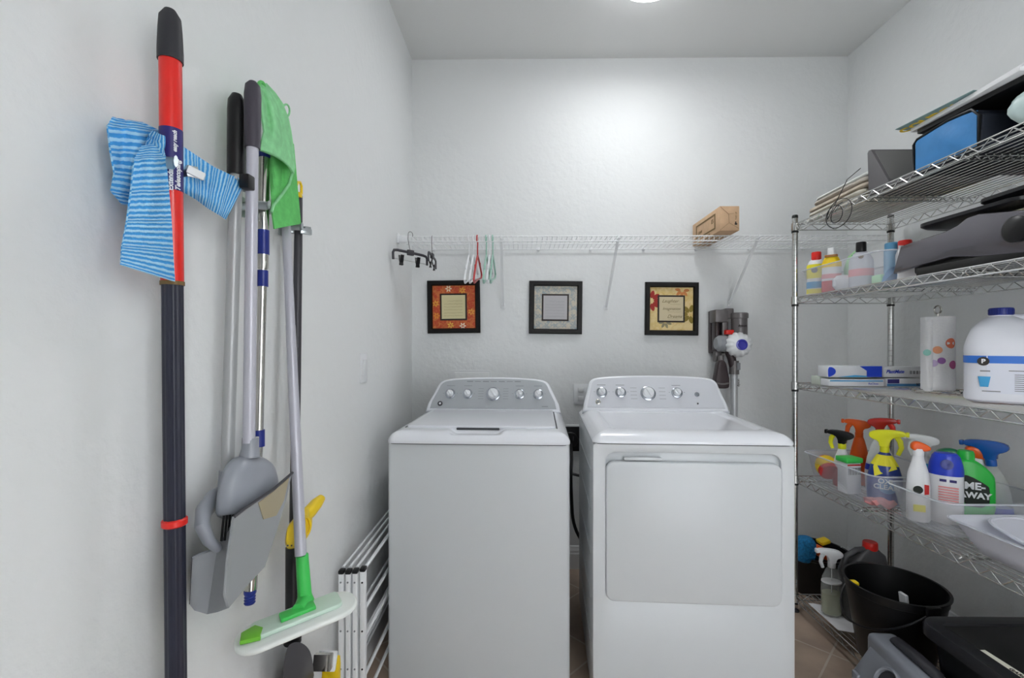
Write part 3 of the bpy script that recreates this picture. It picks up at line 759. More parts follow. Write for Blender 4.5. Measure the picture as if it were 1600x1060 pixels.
tub('plastic_basin', 'empty milky white basin nearest the camera on the fourth shelf', 1.335, 1.75, 1.10, 1.452, z4-.002, .085, .045, M['frost'], None, cat='basin')
def lidp(u, v, x, y, z, rx, w_, label):
    t = thing('shallow_dish', label, 'dish', (x, y, z), rx, 'milky plastic dishes resting in the basin')
    T = Matrix.Rotation(math.radians(14), 4, 'X')
    MB().rings([[T @ Vector((a, b, z_)) for a, b in rr(w_*k, .15*k, .05, 6)] for k, z_ in ((.97, 0), (1, .001), (1, .006), (.93, .009), (.9, .006))]).build('panel', M['frost'], t, world=False)
    MB().tube([T @ Vector((a, b, .006)) for a, b in rr(w_, .15, .05, 6)], .0032, 6, closed=True).build('rim', M['clear2'], t, world=False)
lidp(0, 0, 1.50, 1.36, z4+.065, .1, .16, 'milky plastic dish tilted in the white basin, left one')
lidp(0, 0, 1.665, 1.345, z4+.07, -.15, .15, 'milky plastic dish tilted in the white basin, right one')
# bottles in the near clear bin
bottle('spray_bottle', 'white bottle with orange spout and red logo in the front clear bin', 'bottle', (1.412, 1.640, z4), .25, [(0, 0), (.030, 0), (.034, .005), (.034, .12), (.030, .17), (.018, .215), (.0145, .235), (.0145, .245)], M['whiteb'], M['whiteb'], .016, .012, .7, [], group='cleaning bottles on the fourth shelf', capname='collar')
sb = C.objects[-1]
def last_thing():
    return [o for o in C.objects if o.parent is None and 'label' in o][-1]
t = last_thing()
MB().prism(chaikin([(-.020, 0), (-.022, .02), (-.008, .034), (.018, .026), (.036, .012), (.030, 0), (.008, -.003)], 2), .026, wm(t) @ frame((0, .013, .250), (1, 0, 0), (0, 0, 1)), .006, 3).build('spout', M['orange'], t)
MB().lathe([(.014, 0), (.014, .001), (0, .001)], 20, wm(t) @ frame((-.008, -.0245, .115), (1, 0, 0), (0, 0, 1))).build('black_emblem', M['lblk'], t)
MB().prism([(-.006, -.016), (.008, -.014), (.008, .018), (-.006, .02)], .001, wm(t) @ frame((.016, -.0215, .115), (1, .3, 0), (0, 0, 1))).build('red_emblem', M['lred'], t)
MB().box((-.004, -.0245, .05), (.034, .001, .024), 0, wm(t)).build('yellow_sticker', M['lyel'], t)
bottle('disinfectant_bottle', 'white bottle with large blue cap and pink print in the front bin', 'bottle', (1.500, 1.630, z4), 0, [(0, 0), (.043, 0), (.047, .005), (.047, .175), (.046, .178)], M['whiteb'], M['cobalt'], .040, .062, .72, [], group='cleaning bottles on the fourth shelf')
t = last_thing()
[bpy.data.objects.remove(c) for c in list(t.children) if c.name.startswith('cap')]
MB().lathe([(.0475, .168), (.0475, .185), (.045, .205), (.038, .232), (.030, .243), (0, .245)], 28, wm(t), 1, .72).build('cap', M['cobalt'], t)
MB().lathe([(.0175, 0), (.0175, .0018), (.013, .0024), (0, .0005)], 24, wm(t) @ frame((0, -.0335, .208), (1, 0, 0), (0, .25, 1))).build('cap_dimple', M['blue'], t)
for k in range(7):
    m = MB().box((0, 0, 0), (.052, .0008, .005), 0, wm(t) @ Matrix.Translation((.004, -.0345, .075+.009*k))); m.build('printed_line', M['lpink'], t)
for dx in (-.014, .012): MB().box((0, 0, 0), (.018, .0008, .009), 0, wm(t) @ Matrix.Translation((.004+dx, -.0345, .152))).build('printed_heading', M['purple'], t)
# green bottle
t = green_root = thing('cleaner_jug', 'green cleaner bottle with angled shoulder and black label', 'bottle', (1.592, 1.60, z4), 0, 'cleaning bottles on the fourth shelf')
out = chaikin([(-.050, 0), (.048, 0), (.050, .15), (.044, .178), (.012, .212), (-.006, .222), (-.042, .222), (-.050, .20)], 2)
MB().prism(out, .056, frame((1.592, 1.628, z4), (1, 0, 0), (0, 0, 1)), .010, 3).build('body', M['green2'], t)
MB().lathe([(.023, .208), (.023, .24), (.020, .25), (0, .252)], 20, Matrix.Translation((1.570, 1.60, z4))).build('cap', M['green2'], t)
MB().prism(chaikin([(-.044, .06), (.030, .06), (.032, .13), (.022, .142), (-.02, .168), (-.044, .168)], 1), .0012, frame((1.592, 1.5718, z4), (1, 0, 0), (0, 0, 1))).build('sticker', M['lblk'], t)
text('ME-', .034, frame((1.585, 1.5702, z4+.132), (1, 0, 0), (0, 0, 1)), M['white'], t, bold=.0012); text('AWAY', .028, frame((1.585, 1.5702, z4+.100), (1, 0, 0), (0, 0, 1)), M['white'], t, bold=.0012)
green_root.rotation_euler = (0, 0, -.5); green_root.location.x += .006; green_root.location.y += .028
bottle('spray_bottle', 'clear spray bottle with bright blue trigger head, right of the green bottle', 'spray bottle', (1.692, 1.635, z4), LD-.35, [(p_[0], p_[1]) for p_ in SP], M['glassy'], M['sprayblue'], .016, .02, .7, [(.02, .05, M['cobalt'])], (M['sprayblue'], M['sprayblue'], 1.05), 'cleaning bottles on the fourth shelf', lean=.10)
bottle('spray_bottle', 'white spray bottle with purple-tipped head leaning at the bin end', 'spray bottle', (1.722, 1.515, z4), LD-.2, [(0, 0), (.024, 0), (.027, .004), (.027, .07), (.014, .09), (.012, .10)], M['whiteb'], M['white'], .016, .02, .7, [], (M['white'], mat('plum_plastic', (108, 40, 92), .35)), 'cleaning bottles on the fourth shelf', lean=-.1)
# row behind
bottle('spray_bottle', 'white trigger spray bottle with sky blue label behind the orange spout', 'spray bottle', (1.575, 1.80, z4), LD, SP, M['whiteb'], M['white'], .016, .02, .65, [(.06, .14, M['sky']), (.145, .165, M['sky'])], (M['white'], M['white']), 'cleaning bottles on the fourth shelf')
bottle('spray_bottle', 'upright bottle with dark green cap behind the blue capped bottle', 'bottle', (1.56, 1.675, z4), 0, [(0, 0), (.024, 0), (.027, .004), (.027, .20), (.022, .215)], M['whiteb'], M['dkgreen'], .026, .034, .7, [], group='cleaning bottles on the fourth shelf')
t = last_thing(); [bpy.data.objects.remove(c) for c in list(t.children) if c.name.startswith('cap')]
MB().prism(chaikin([(-.045, 0), (-.040, .028), (0, .040), (.034, .026), (.046, 0), (.040, -.02), (-.02, -.012)], 2), .036, wm(t) @ frame((0, .018, .212), (1, 0, 0), (0, 0, 1)), .008, 3).build('cap', M['dkgreen'], t)
bottle('cleaner_bottle', 'bottle with orange cap behind the green bottle', 'bottle', (1.668, 1.690, z4), 0, [(0, 0), (.022, 0), (.025, .004), (.025, .205), (.018, .212)], M['whiteb'], M['orange'], .026, .036, .7, [], group='cleaning bottles on the fourth shelf')
t = last_thing(); [bpy.data.objects.remove(c) for c in list(t.children) if c.name.startswith('cap')]
MB().prism(chaikin([(-.032, 0), (-.030, .030), (-.01, .036), (.036, .020), (.040, -.004), (.012, -.012)], 1), .04, wm(t) @ frame((0, .02, .220), (1, 0, 0), (0, 0, 1)), .006, 2).build('cap', M['orange'], t)
# bottles in the far bin
t = bottle('spray_bottle', 'blue stain remover spray bottle with yellow trigger head', 'spray bottle', (1.440, 1.826, z4), -.05, OX, M['oxblue'], M['lemon'], .016, .02, .72, [(.150, .19, M['lyel'])], (M['lemon'], M['lemon'], 1.02), 'cleaning bottles on the fourth shelf')
MB().prism([(-.022, .185), (.020, .187), (.040, .15), (-.030, .112), (-.034, .15)], .0022, wm(t) @ frame((0, -.0705, 0), (1, 0, 0), (0, .30, 1)) ).build('yellow_flag_sticker', M['lyel'], t)
MB().lathe([(.030, 0), (.030, .001), (0, .001)], 24, wm(t) @ frame((.010, -.0412, .075), (1, 0, 0), (0, 0, 1))).build('pale_burst', mat('burst_blue', (110, 150, 200), .4), t)
text('OXI', .026, wm(t) @ frame((.004, -.0430, .092), (1, 0, 0), (0, 0, 1)), M['white'], t, bold=.0006); text('CLEAN', .026, wm(t) @ frame((.008, -.0430, .070), (1, 0, 0), (0, 0, 1)), M['white'], t, bold=.0006)
bottle('spray_bottle', 'tall white spray bottle with dark red trigger head', 'spray bottle', (1.503, 1.93, z4), 0, [(0, 0), (.044, 0), (.048, .005), (.052, .09), (.044, .15), (.028, .21), (.016, .238), (.0135, .252)], M['whiteb'], M['redcap'], .016, .02, .72, [(.10, .125, M['cobalt'])], (mat('dark_red', (176, 28, 20), .3, coat=.3), M['redcap']), 'cleaning bottles on the fourth shelf')
bottle('spray_bottle', 'orange spray bottle with orange trigger head facing left', 'spray bottle', (1.515, 2.065, z4), LD, [(0, 0), (.034, 0), (.038, .005), (.038, .11), (.028, .165), (.020, .20), (.0145, .215), (.0135, .222)], M['orange'], M['orange'], .016, .02, .7, [], (M['orange'], M['orange']), 'cleaning bottles on the fourth shelf')
bottle('spray_bottle', 'spray bottle with black head and yellow collar at the far end', 'spray bottle', (1.418, 2.035, z4), LD-.2, [(0, 0), (.030, 0), (.034, .005), (.034, .09), (.026, .13), (.016, .16), (.0135, .178)], M['whiteb'], M['lemon'], .018, .02, .7, [(.0, .08, M['lred'])], (M['black'], M['lemon']), 'cleaning bottles on the fourth shelf')
t = thing('wipes_tub', 'small tub with green lid and striped label in the far bin', 'container', (1.385, 1.945, z4), .1)
MB().box((0, 0, .066), (.065, .055, .13), .006, wm(t)).build('body', M['whiteb'], t); MB().box((0, 0, .142), (.076, .062, .022), .005, wm(t)).build('cap', M['green'], t)
MB().box((0, -.0282, .1235), (.062, .0012, .006), 0, wm(t)).build('red_stripe', M['lred'], t)
m = MB()
for k in range(9): m.box((-.026+.0065*k, -.0283, .098), (.0025 if k % 2 else .0012, .0012, .03), 0, wm(t))
m.build('barcode_bars', M['ink'], t)
t = thing('sponge_pack', 'rolled yellow and red packet at the left end of the far bin', 'packet', (1.395, 2.115, z4), 0)
MB().tube([(1.375, 2.05, z4+.055), (1.385, 2.085, z4+.075), (1.40, 2.12, z4+.08)], [.040, .046, .04], 14).build('body', M['lred'], t)
MB().tube([(1.379, 2.065, z4+.064), (1.385, 2.085, z4+.0755), (1.394, 2.105, z4+.078)], [.0440, .0475, .0440], 14).build('yellow_wrap', M['yellow'], t)
t = tag(rebase(MB().grid(lambda a, b: (1.36+.08*a, 1.77+.06*b, z4+.012+.01*math.sin(7*a)*math.cos(5*b)), 12, 12, .018).build('cleaning_pad', M['lpink'])), 'pink cleaning pad lying at the bottom of the far clear bin', 'pad')

# ------------------------------------------------------------------ third shelf: boxes, towel, jug
z3 = ST[2]
def carton(name, label, x0, x1, y0, y1, z0, z1, m_, group=None, rz=0):
    t = thing(name, label, 'box', ((x0+x1)/2, (y0+y1)/2, z0), rz, group)
    MB().box((0, 0, (z1-z0)/2), (x1-x0, y1-y0, z1-z0), .002, wm(t)).build('body', m_, t); return t
G3 = 'flat boxes stacked on the third shelf'
M['bluebox'] = mat('blue_box', (36, 70, 200), .4); M['offw'] = mat('offwhite_box', (220, 222, 226), .5); M['tealb'] = mat('pale_teal_box', (176, 200, 206), .5)
t = carton('wrap_box', 'thin white box with pale blue edge at the bottom left of the stack', 1.335, 1.565, 1.99, 2.05, z3, z3+.030, M['offw'], G3, -.05)
MB().box((0, -.0302, .023), (.22, .001, .005), 0, wm(t)).build('blue_edge', M['sky'], t); text('ReClose', .012, wm(t) @ frame((.07, -.0306, .011), (1, 0, 0), (0, 0, 1)), M['cobalt'], t)
t = carton('wrap_box', 'blue and white bag box at the bottom right of the stack', 1.575, 1.755, 1.985, 2.045, z3, z3+.034, M['offw'], G3)
MB().box((-.062, -.0302, .022), (.05, .001, .018), 0, wm(t)).build('navy_patch', M['purple'], t); MB().box((0, -.0302, .006), (.178, .001, .011), 0, wm(t)).build('blue_strip', mat('steel_blue', (70, 130, 180), .5), t)
text('SCRUB', .013, wm(t) @ frame((.055, -.0308, .008), (1, 0, 0), (0, 0, 1)), M['ink'], t, bold=.0004)
t = carton('wrap_box', 'long pale green-white box under the blue box', 1.335, 1.76, 2.06, 2.12, z3, z3+.038, mat('pale_green_box', (204, 212, 200), .5), G3)
t = carton('wrap_box', 'glossy blue and white wrap box on top of the stack, left', 1.335, 1.565, 2.0, 2.07, z3+.0385, z3+.088, M['offw'], G3, -.03)
MB().prism([(.05, .001), (.114, .001), (.114, .048), (.02, .048), (.05, .028)], .0012, wm(t) @ frame((0, -.0352, 0), (1, 0, 0), (0, 0, 1))).build('blue_end_panel', M['bluebox'], t)
MB().prism(chaikin([(-.114, .001), (-.108, .001), (-.085, .012), (-.08, .03), (-.095, .044), (-.114, .044)], 1), .0012, wm(t) @ frame((0, -.0352, 0), (1, 0, 0), (0, 0, 1))).build('blue_swirl', M['bluebox'], t)
MB().prism([(-.07, .001), (.05, .001), (.05, .006), (0, .009)], .0012, wm(t) @ frame((0, -.0352, 0), (1, 0, 0), (0, 0, 1))).build('blue_wave', M['sky'], t)
t = carton('wrap_box', 'white food wrap box with blue lettering on top of the stack, right', 1.572, 1.768, 2.0, 2.065, z3+.0385, z3+.084, M['offw'], G3, .02)
text('PlastMate', .020, wm(t) @ frame((-.05, -.0332, .024), (1, 0, 0), (0, 0, 1)), M['cobalt'], t, shear=.3, bold=.0005)
m = MB()
for k in range(5): m.box((.02+.014*k, -.0331, .021), (.009, .001, .014), 0, wm(t))
m.build('printed_icons', M['inkgrey'], t); MB().prism([(.06, .001), (.098, .001), (.098, .018), (.08, .014)][::1], .0012, wm(t) @ frame((0, -.0332, .027), (1, 0, 0), (0, 0, 1))).build('blue_corner', M['lblue'], t)
carton('cardboard_box', 'small brown cardboard box between wrap boxes and paper towels', 1.70, 1.765, 1.88, 1.95, z3, z3+.072, M['cardd'])
t = carton('black_carton', 'black carton with red graphic between paper towels and jug', 1.655, 1.765, 1.63, 1.72, z3, z3+.105, M['black'])
MB().prism([polar(.03, a*PI/10-.6) for a in range(12)], .0012, wm(t) @ frame((-.030, -.0452, .035), (1, 0, 0), (0, 0, 1))).build('red_graphic', M['lred'], t)
for k in range(4): text(('GREASE', 'LIGHTNING', 'WIPES', '42 CT')[k], .010, wm(t) @ frame((.016, -.0456, .066-.016*k), (1, 0, 0), (0, 0, 1)), M['white'], t, bold=.0004)
# paper towel + holder
p = Vector((1.585, 1.755, z3))
t = thing('paper_towel_holder', 'wire paper towel holder with round base and looped top', 'holder', p)
m = MB(); m.tube([(p.x+.082*math.cos(a*PI/16), p.y+.082*math.sin(a*PI/16), p.z+.0035) for a in range(32)], .0032, 8, closed=True); m.tube([(p.x-.082, p.y, p.z+.0035), (p.x+.082, p.y, p.z+.0035)], .003, 6); m.build('base', M['steel'], t)
m = MB(); m.tube([(p.x, p.y, p.z+.003), (p.x, p.y, p.z+.30)], .004, 8); m.tube([(p.x+.013*math.sin(a*PI/8), p.y, p.z+.313-.015*math.cos(a*PI/8)) for a in range(16)], .0035, 8, closed=True); m.build('post', M['steel'], t)
t = thing('paper_towel_roll', 'white paper towel roll with coloured dots on the third shelf', 'paper towels', p+Vector((0, 0, .008)))
M['towel'] = mat('towel_paper', (238, 238, 240), .95, spec=.1, bump=.6, bscale=140, bdist=.003)
m = MB(); R_ = .050
m.rings([[(p.x+r*math.cos(a*PI/20), p.y+r*math.sin(a*PI/20), p.z+z) for a in range(40)] for r, z in ((.02, .009), (R_-.002, .008), (R_, .010), (R_, .284), (R_-.002, .286), (.02, .285))], closed=True); m.build('roll', M['towel'], t)
m = MB().grid(lambda a, b: (p.x-R_*.35-.026*a, p.y-R_*.93+.020*a-.012*math.sin(PI*a), p.z+.006+.268*b-.008*a), 6, 10, .0015); fl_ = m.build('loose_sheet', M['towel'], t)
for (a, z, r, cc) in ((-95, .16, .014, (240, 170, 130)), (-48, .185, .019, (226, 120, 90)), (-82, .12, .012, (160, 110, 180)), (-38, .105, .016, (190, 100, 150)), (-108, .11, .013, (200, 180, 216))):
    an = math.radians(a); q = Vector((p.x+(R_+.0003)*math.cos(an), p.y+(R_+.0003)*math.sin(an), p.z+z))
    def ds(i, j, q=q, an=an, r=r): return Vector((p.x+(R_+.0006)*math.cos(an+i/R_), p.y+(R_+.0006)*math.sin(an+i/R_), q.z+j))
    m = MB(); vs = [m.bm.verts.new(ds(r*math.cos(k*PI/10), r*math.sin(k*PI/10))) for k in range(20)]; c0 = m.bm.verts.new(ds(0, 0))
    for k in range(20): m.bm.faces.new((c0, vs[k], vs[(k+1) % 20]))
    m.build('printed_dot', mat('dot_%d' % -a, cc, .9), t)
m = MB().lathe([(.012, 0), (.012, .0006), (0, .0006)], 18, frame((p.x-R_*.35-.016, p.y-.0505, p.z+.15), (1, -.35, 0), (0, 0, 1))).build('printed_dot', mat('dot_teal', (150, 208, 196), .9), t)
t.rotation_euler = (0, 0, -.66)
# bleach jug
jx, jy = 1.522, 1.44
t = jug_root = thing('bleach_jug', 'large white gallon jug with navy cap and blue striped label', 'jug', (jx, jy, z3+.001))
def sq(w_, d_, r, z, cx_=0): return [(jx+x+cx_, jy+y, z3+.001+z) for x, y in rr(w_, d_, r, 7)]
m = MB(); m.rings([sq(.188, .125, .040, 0), sq(.204, .140, .048, .006), sq(.206, .142, .05, .02), sq(.203, .140, .05, .026), sq(.203, .140, .05, .150), sq(.206, .142, .05, .156), sq(.203, .140, .05, .175), sq(.190, .130, .05, .20), sq(.155, .112, .045, .228, -.008), sq(.115, .092, .04, .248, -.014), sq(.078, .07, .034, .262, -.018), sq(.052, .052, .0255, .268, -.018), sq(.05, .05, .0245, .28, -.018)])
m.build('body', M['jugwhite'], t)
MB().tube([(jx+.005, jy, z3+.262), (jx+.035, jy, z3+.262), (jx+.065, jy, z3+.243), (jx+.088, jy, z3+.212), (jx+.098, jy, z3+.18), (jx+.092, jy, z3+.165)], .0135, 12).build('handle', M['jugwhite'], t)
MB().prism(chaikin([(.012, .222), (.034, .222), (.078, .190), (.084, .176), (.07, .172), (.04, .196)], 2), .0012, frame((jx, jy-.0715, z3), (1, 0, 0), (0, .30, 1))).build('handle_recess', M['inkgrey'], t)
m = MB(); m.lathe([(.0265, .272), (.0285, .274), (.0285, .292), (.027, .295), (0, .295)], 36, Matrix.Translation((jx-.018, jy, z3)))
for k in range(30): m.box((.0287, 0, .283), (.0012, .002, .016), 0, Matrix.Translation((jx-.018, jy, z3)) @ Matrix.Rotation(k*2*PI/30, 4, 'Z'))
m.build('cap', M['blue'], t)
def wrapped(m, x0, x1, z0, z1, e):
    # flat front strip of the label panel
    m.box2((jx+x0, jy-.070-e, z3+z0), (jx+x1, jy-.0690, z3+z1)); return m
M['jl'] = mat('jug_label', (222, 226, 238), .4)
fr = wrapped(MB(), -.055, .052, .03, .148, .0012).build('sticker', M['jl'], t)
m = MB(); R = []
for z in (.122, .145):
    R.append([(jx+x, jy+y, z3+z) for x, y in rr(.2055, .1425, .0508, 7)])
m.rings(R, cap0=False, cap1=False)
m.build('blue_stripe', M['lblue'], t)
fy = jy-.0722
q = MB().lathe([(.0135, 0), (.0135, .0008), (0, .0008)], 24, frame((jx-.062, fy+.0005, z3+.128), (1, 0, 0), (0, 0, 1))).build('round_logo', M['ink'], t)
text('P', .018, frame((jx-.062, fy-.0008, z3+.128), (1, 0, 0), (0, 0, 1)), M['white'], t, bold=.0008)
MB().prism([(-.014, .016), (.014, .016), (.009, -.016), (-.009, -.016)], .0008, frame((jx-.060, fy+.0014, z3+.065), (1, 0, 0), (0, 0, 1))).build('printed_bucket', M['sky'], t)
m = MB()
for k in range(9): m.box((jx+.027, fy+.0006, z3+.088-.006*k), (.046, .0006, .0022))
m.box((jx+.02, fy+.0006, z3+.100), (.056, .0006, .0026)); m.box((jx+.04, fy+.0006, z3+.094), (.018, .0006, .003)); m.box((jx-.045, fy+.0006, z3+.036), (.04, .0006, .003)); m.box((jx-.058, fy+.0006, z3+.098), (.022, .0006, .004))
m.build('printed_lines', M['inkgrey'], t)

jug_root.rotation_euler = (0, 0, -.72)
# ------------------------------------------------------------------ second shelf
z2 = ST[1]
tub('clear_bin', 'clear plastic bin with yellow and red capped bottles on the second shelf', 1.322, 1.60, 1.685, 2.175, z2, .115, .008, M['clear'], 'clear plastic bins on the shelving unit')
G2 = 'bottles in the second shelf bin'; zb2 = z2+.002
t = bottle('cleaner_bottle', 'yellow labelled bottle with red cap, leftmost on the second shelf', 'bottle', (1.366, 2.13, zb2), 0, [(0, 0), (.034, 0), (.038, .004), (.038, .135), (.030, .155), (.019, .166), (.017, .172)], M['whiteb'], M['redcap'], .020, .026, .7, [(.075, .14, M['lyel']), (.03, .06, M['sky']), (.005, .026, M['lyel'])], group=G2)
MB().box((.034, -.022, .115), (.012, .01, .03), .002, wm(t)).build('black_patch', M['black'], t)
MB().lathe([(.013, 0), (.013, .0008), (0, .0008)], 16, wm(t) @ frame((-.005, -.0275, .112), (1, 0, 0), (0, 0, 1))).build('round_print', M['inkgrey'], t)
bottle('cleaner_bottle', 'white capped bottle with yellow neck label and pink base', 'bottle', (1.368, 2.03, zb2), 0, [(0, 0), (.032, 0), (.036, .004), (.036, .13), (.026, .152), (.018, .165), (.014, .172)], M['whiteb'], M['white'], .0145, .024, .7, [(.11, .155, M['yellow']), (.0, .05, M['lred']), (.06, .08, M['lpink'])], group=G2)
t = last_thing(); MB().box((0, -.010, .160), (.048, .026, .008), .002, wm(t)).build('brown_band', M['cardd'], t)
bottle('cleaner_bottle', 'clear bottle with tall black cap in the second shelf bin', 'bottle', (1.402, 1.90, zb2), 0, [(0, 0), (.038, 0), (.042, .004), (.042, .10), (.040, .12), (.026, .145), (.016, .155), (.0155, .162)], M['frost'], M['black'], .018, .03, .75, [(.05, .08, M['lpink'])], group=G2)
t = last_thing(); MB().lathe([(.009, 0), (.009, .0008), (0, .0008)], 16, wm(t) @ frame((0, -.0285, .128), (1, 0, 0), (0, .4, 1))).build('round_print', M['inkbrown'], t)
t = thing('scrub_brush', 'pale green ribbed brush leaning behind the black capped bottle', 'brush', (1.440, 2.02, zb2))
MB().tube([(1.440, 2.02, zb2+.02), (1.435, 2.02, zb2+.10), (1.455, 2.02, zb2+.15), (1.495, 2.02, zb2+.19)], [.016, .018, .020, .014], 10).build('handle', M['paleg'], t)
m = MB()
for k in range(6): m.tube([(1.443+.009*k, 1.998, zb2+.135+.009*k), (1.435+.009*k, 1.998, zb2+.158+.009*k)], .0022, 6)
m.build('grip_ribs', M['green'], t)
bottle('cleaner_bottle', 'light blue bottle at the right end of the second shelf bin', 'bottle', (1.500, 1.862, zb2), 0, [(0, 0), (.026, 0), (.028, .004), (.028, .15), (.026, .156)], M['ltblue'], M['ltblue'], .026, .024, .8, [], group=G2)
bottle('cleaner_bottle', 'white bottle with round red cap beside the black appliance', 'bottle', (1.492, 1.792, zb2), 0, [(0, 0), (.026, 0), (.029, .004), (.029, .12), (.022, .142)], M['whiteb'], M['redcap'], .022, .032, .8, [], group=G2)
t = tag(rebase(MB().grid(lambda a, b: (1.39+.12*a, 1.72+.09*b, zb2+.030+.022*math.sin(6*a+1)*math.cos(4*b)), 18, 12, .022).build('blue_cloth', mat('folded_blue_cloth', (72, 138, 192), .9, noise=.25, nscale=25))), 'crumpled blue cloth at the bottom of the second shelf bin', 'cloth')
tag(rebase(MB().box((1.42, 1.80, zb2+.022), (.07, .05, .04), .006).build('sponge', M['paleg'])), 'pale green sponge in the second shelf bin', 'sponge')
tag(rebase(MB().lathe([(0, 0), (.022, .002), (.034, .02), (.034, .045), (.020, .062), (0, .066)], 20, Matrix.Translation((1.362, 1.955, zb2))).build('white_ball', M['whiteb'])), 'round white dispenser ball near the pink based bottle', 'dispenser')
tag(rebase(MB().box((1.372, 1.665, z2+.062), (.018, .004, .12), .001, R=Matrix.Rotation(.1, 4, 'X')).box((1.40, 1.668, z2+.065), (.07, .003, .13), .001).build('white_card', M['paper'])), 'white card standing between the bin and the grey appliance', 'card')
# grey appliance
t = thing('electric_grill', 'silver-grey countertop grill with black base and open cream interior', 'appliance', (1.53, 1.34, z2))
def LX0(x, y): return LEFTF((x, 0, 0))
Ms = frame((1.36, 0, z2), (0, -1, 0), (0, 0, 1))        # local x = -Y, local y = z, extrudes toward -X
def yz(u, v, X): q = atX(u, v, X); return (-q.y, q.z-z2)
XA = 1.345
shell = [yz(1396, 428, XA), yz(1408, 385, XA), yz(1440, 374, XA), yz(1478, 362, XA), yz(1497, 352, XA), yz(1512, 340, XA), yz(1530, 334, XA), yz(1600, 328, XA), (-1.03, .16), (-1.03, .045), yz(1600, 396, XA), yz(1530, 402, XA), yz(1486, 402, XA), yz(1440, 415, XA)]
MB().prism(shell, .024, frame((1.365, 0, z2), (0, -1, 0), (0, 0, 1)), .006, 3).build('side_shell', mat('grey_metallic', (104, 101, 108), .25, metal=.75, coat=.6), t)
# far side shell and ends
MB().prism(shell, .024, frame((1.735, 0, z2), (0, -1, 0), (0, 0, 1)), .006, 3).build('side_shell', bpy.data.materials['grey_metallic'], t)
MB().box2((1.36, 1.03, z2+.012), (1.715, 1.60, z2+.05), .01).build('base', M['black'], t)
MB().box2((1.368, 1.05, z2+.05), (1.712, 1.56, z2+.100), .008).box2((1.372, 1.05, z2+.09), (1.712, 1.46, z2+.150), .02).build('inner_tray', mat('cream_interior', (216, 206, 184), .5), t)
MB().box2((1.342, 1.02, z2), (1.362, 1.57, z2+.03), .006).build('base_skirt', M['black'], t)
for y in (1.12, 1.5): MB().box2((1.37, y-.02, z2), (1.40, y+.02, z2+.014), .003).build('foot', M['rubber'], t)
q = atX(1560, 375, 1.335)
MB().lathe([(.036, 0), (.036, .012), (.028, .018), (0, .02)], 24, frame((1.342, 1.245, z2+.082), (0, -1, 0), (0, 0, 1))).build('round_knob', M['black'], t)
MB().lathe([(.020, -.02), (.022, .0), (.022, .035), (.012, .045), (0, .046)], 20, Matrix.Translation((1.40, 1.585, z2+.085))).build('hinge_knob', M['black'], t)
def plate_(name, label, x0, x1, y0, y1, z, tilt, yaw):
    t = thing(name, label, 'grill plate', ((x0+x1)/2, (y0+y1)/2, z), yaw, 'black grill plates stacked on the appliance')
    t.rotation_euler = (tilt, 0, yaw); w_, d_ = x1-x0, y1-y0
    m = MB(); n = 6
    ou = rr(w_, d_, .04, n); 
    m.rings([[(x*k, y*k, z_) for x, y in ou] for k, z_ in ((.94, 0), (1, .008), (1.0, .018), (.97, .020), (.93, .012))]); m.build('pan', M['satin'], t, world=False)
    hm = MB(); hm.tube([(-w_*.28, d_/2-.01, .014), (-w_*.22, d_/2+.035, .016), (0, d_/2+.045, .016), (w_*.22, d_/2+.035, .016), (w_*.28, d_/2-.01, .014)], .008, 8, flat=.6); hm.build('handle', M['black'], t, world=False)
    m = MB()
    for k in range(9): m.box((-w_*.4+w_*.1*k, 0, .014), (.006, d_*.8, .006), .002)
    m.build('ribs', M['black'], t, world=False); return t
plate_('grill_plate', 'black grill plate with handle resting tilted on the grey appliance, lower one', 1.35, 1.70, 1.26, 1.585, z2+.160, math.radians(0), .03)
plate_('grill_plate', 'black grill plate on top of the other one, nearer the camera', 1.37, 1.71, 1.08, 1.40, z2+.188, math.radians(0), -.03)

# ------------------------------------------------------------------ top shelf
z1 = ST[0]
rnd = random.Random(3)
def bagm(i, c): return mat('shopping_bag_%d' % i, c, .75, noise=.22, nscale=14, bump=.3, bscale=18, bdist=.01)
zz = z1+.001
for i, (h, cx_, cy_, w_, d_, c, lb) in enumerate(((.022, 1.50, 2.01, .31, .39, (214, 210, 200), 'folded off-white bag at the bottom of the top shelf pile'),
        (.022, 1.505, 2.01, .30, .37, (206, 200, 188), 'folded beige bag, second from the bottom of the top shelf pile'),
        (.026, 1.51, 2.01, .30, .38, (196, 182, 166), 'folded tan bag with puckered edge in the middle of the pile'),
        (.022, 1.52, 2.0, .30, .36, (188, 180, 170), 'folded grey-beige bag just under the topmost white bag'),
        (.018, 1.53, 1.99, .30, .38, (226, 228, 224), 'smooth white folded bag on top of the top shelf pile'))):
    ph = rnd.random()*6
    def fn(a, b, h=h, ph=ph, cx_=cx_, cy_=cy_, w_=w_, d_=d_, i=i):
        return None
    m = MB(); n = 40; R = []
    for k, zf in ((.90, 0), (.985, .12), (1.0, .45), (.985, .85), (.9, 1.0)):
        R.append([(cx_+x*k*(1+.025*math.sin(9*math.atan2(y, x)+ph+zf*3)), cy_+y*k*(1+.03*math.sin(7*math.atan2(y, x)+ph*2)), zz+h*zf-(.0 if zf < .2 else .006*(1+math.sin(5*math.atan2(y, x)+ph)))*(0 if zf < .3 else 1)) for x, y in rr(w_, d_, .04, 9)])
    m.rings(R)
    o = rebase(m.build('folded_bag', bagm(i, c), angle=70)); tag(o, lb, 'bag', 'folded bags piled on the top shelf'); zz += h+.0008
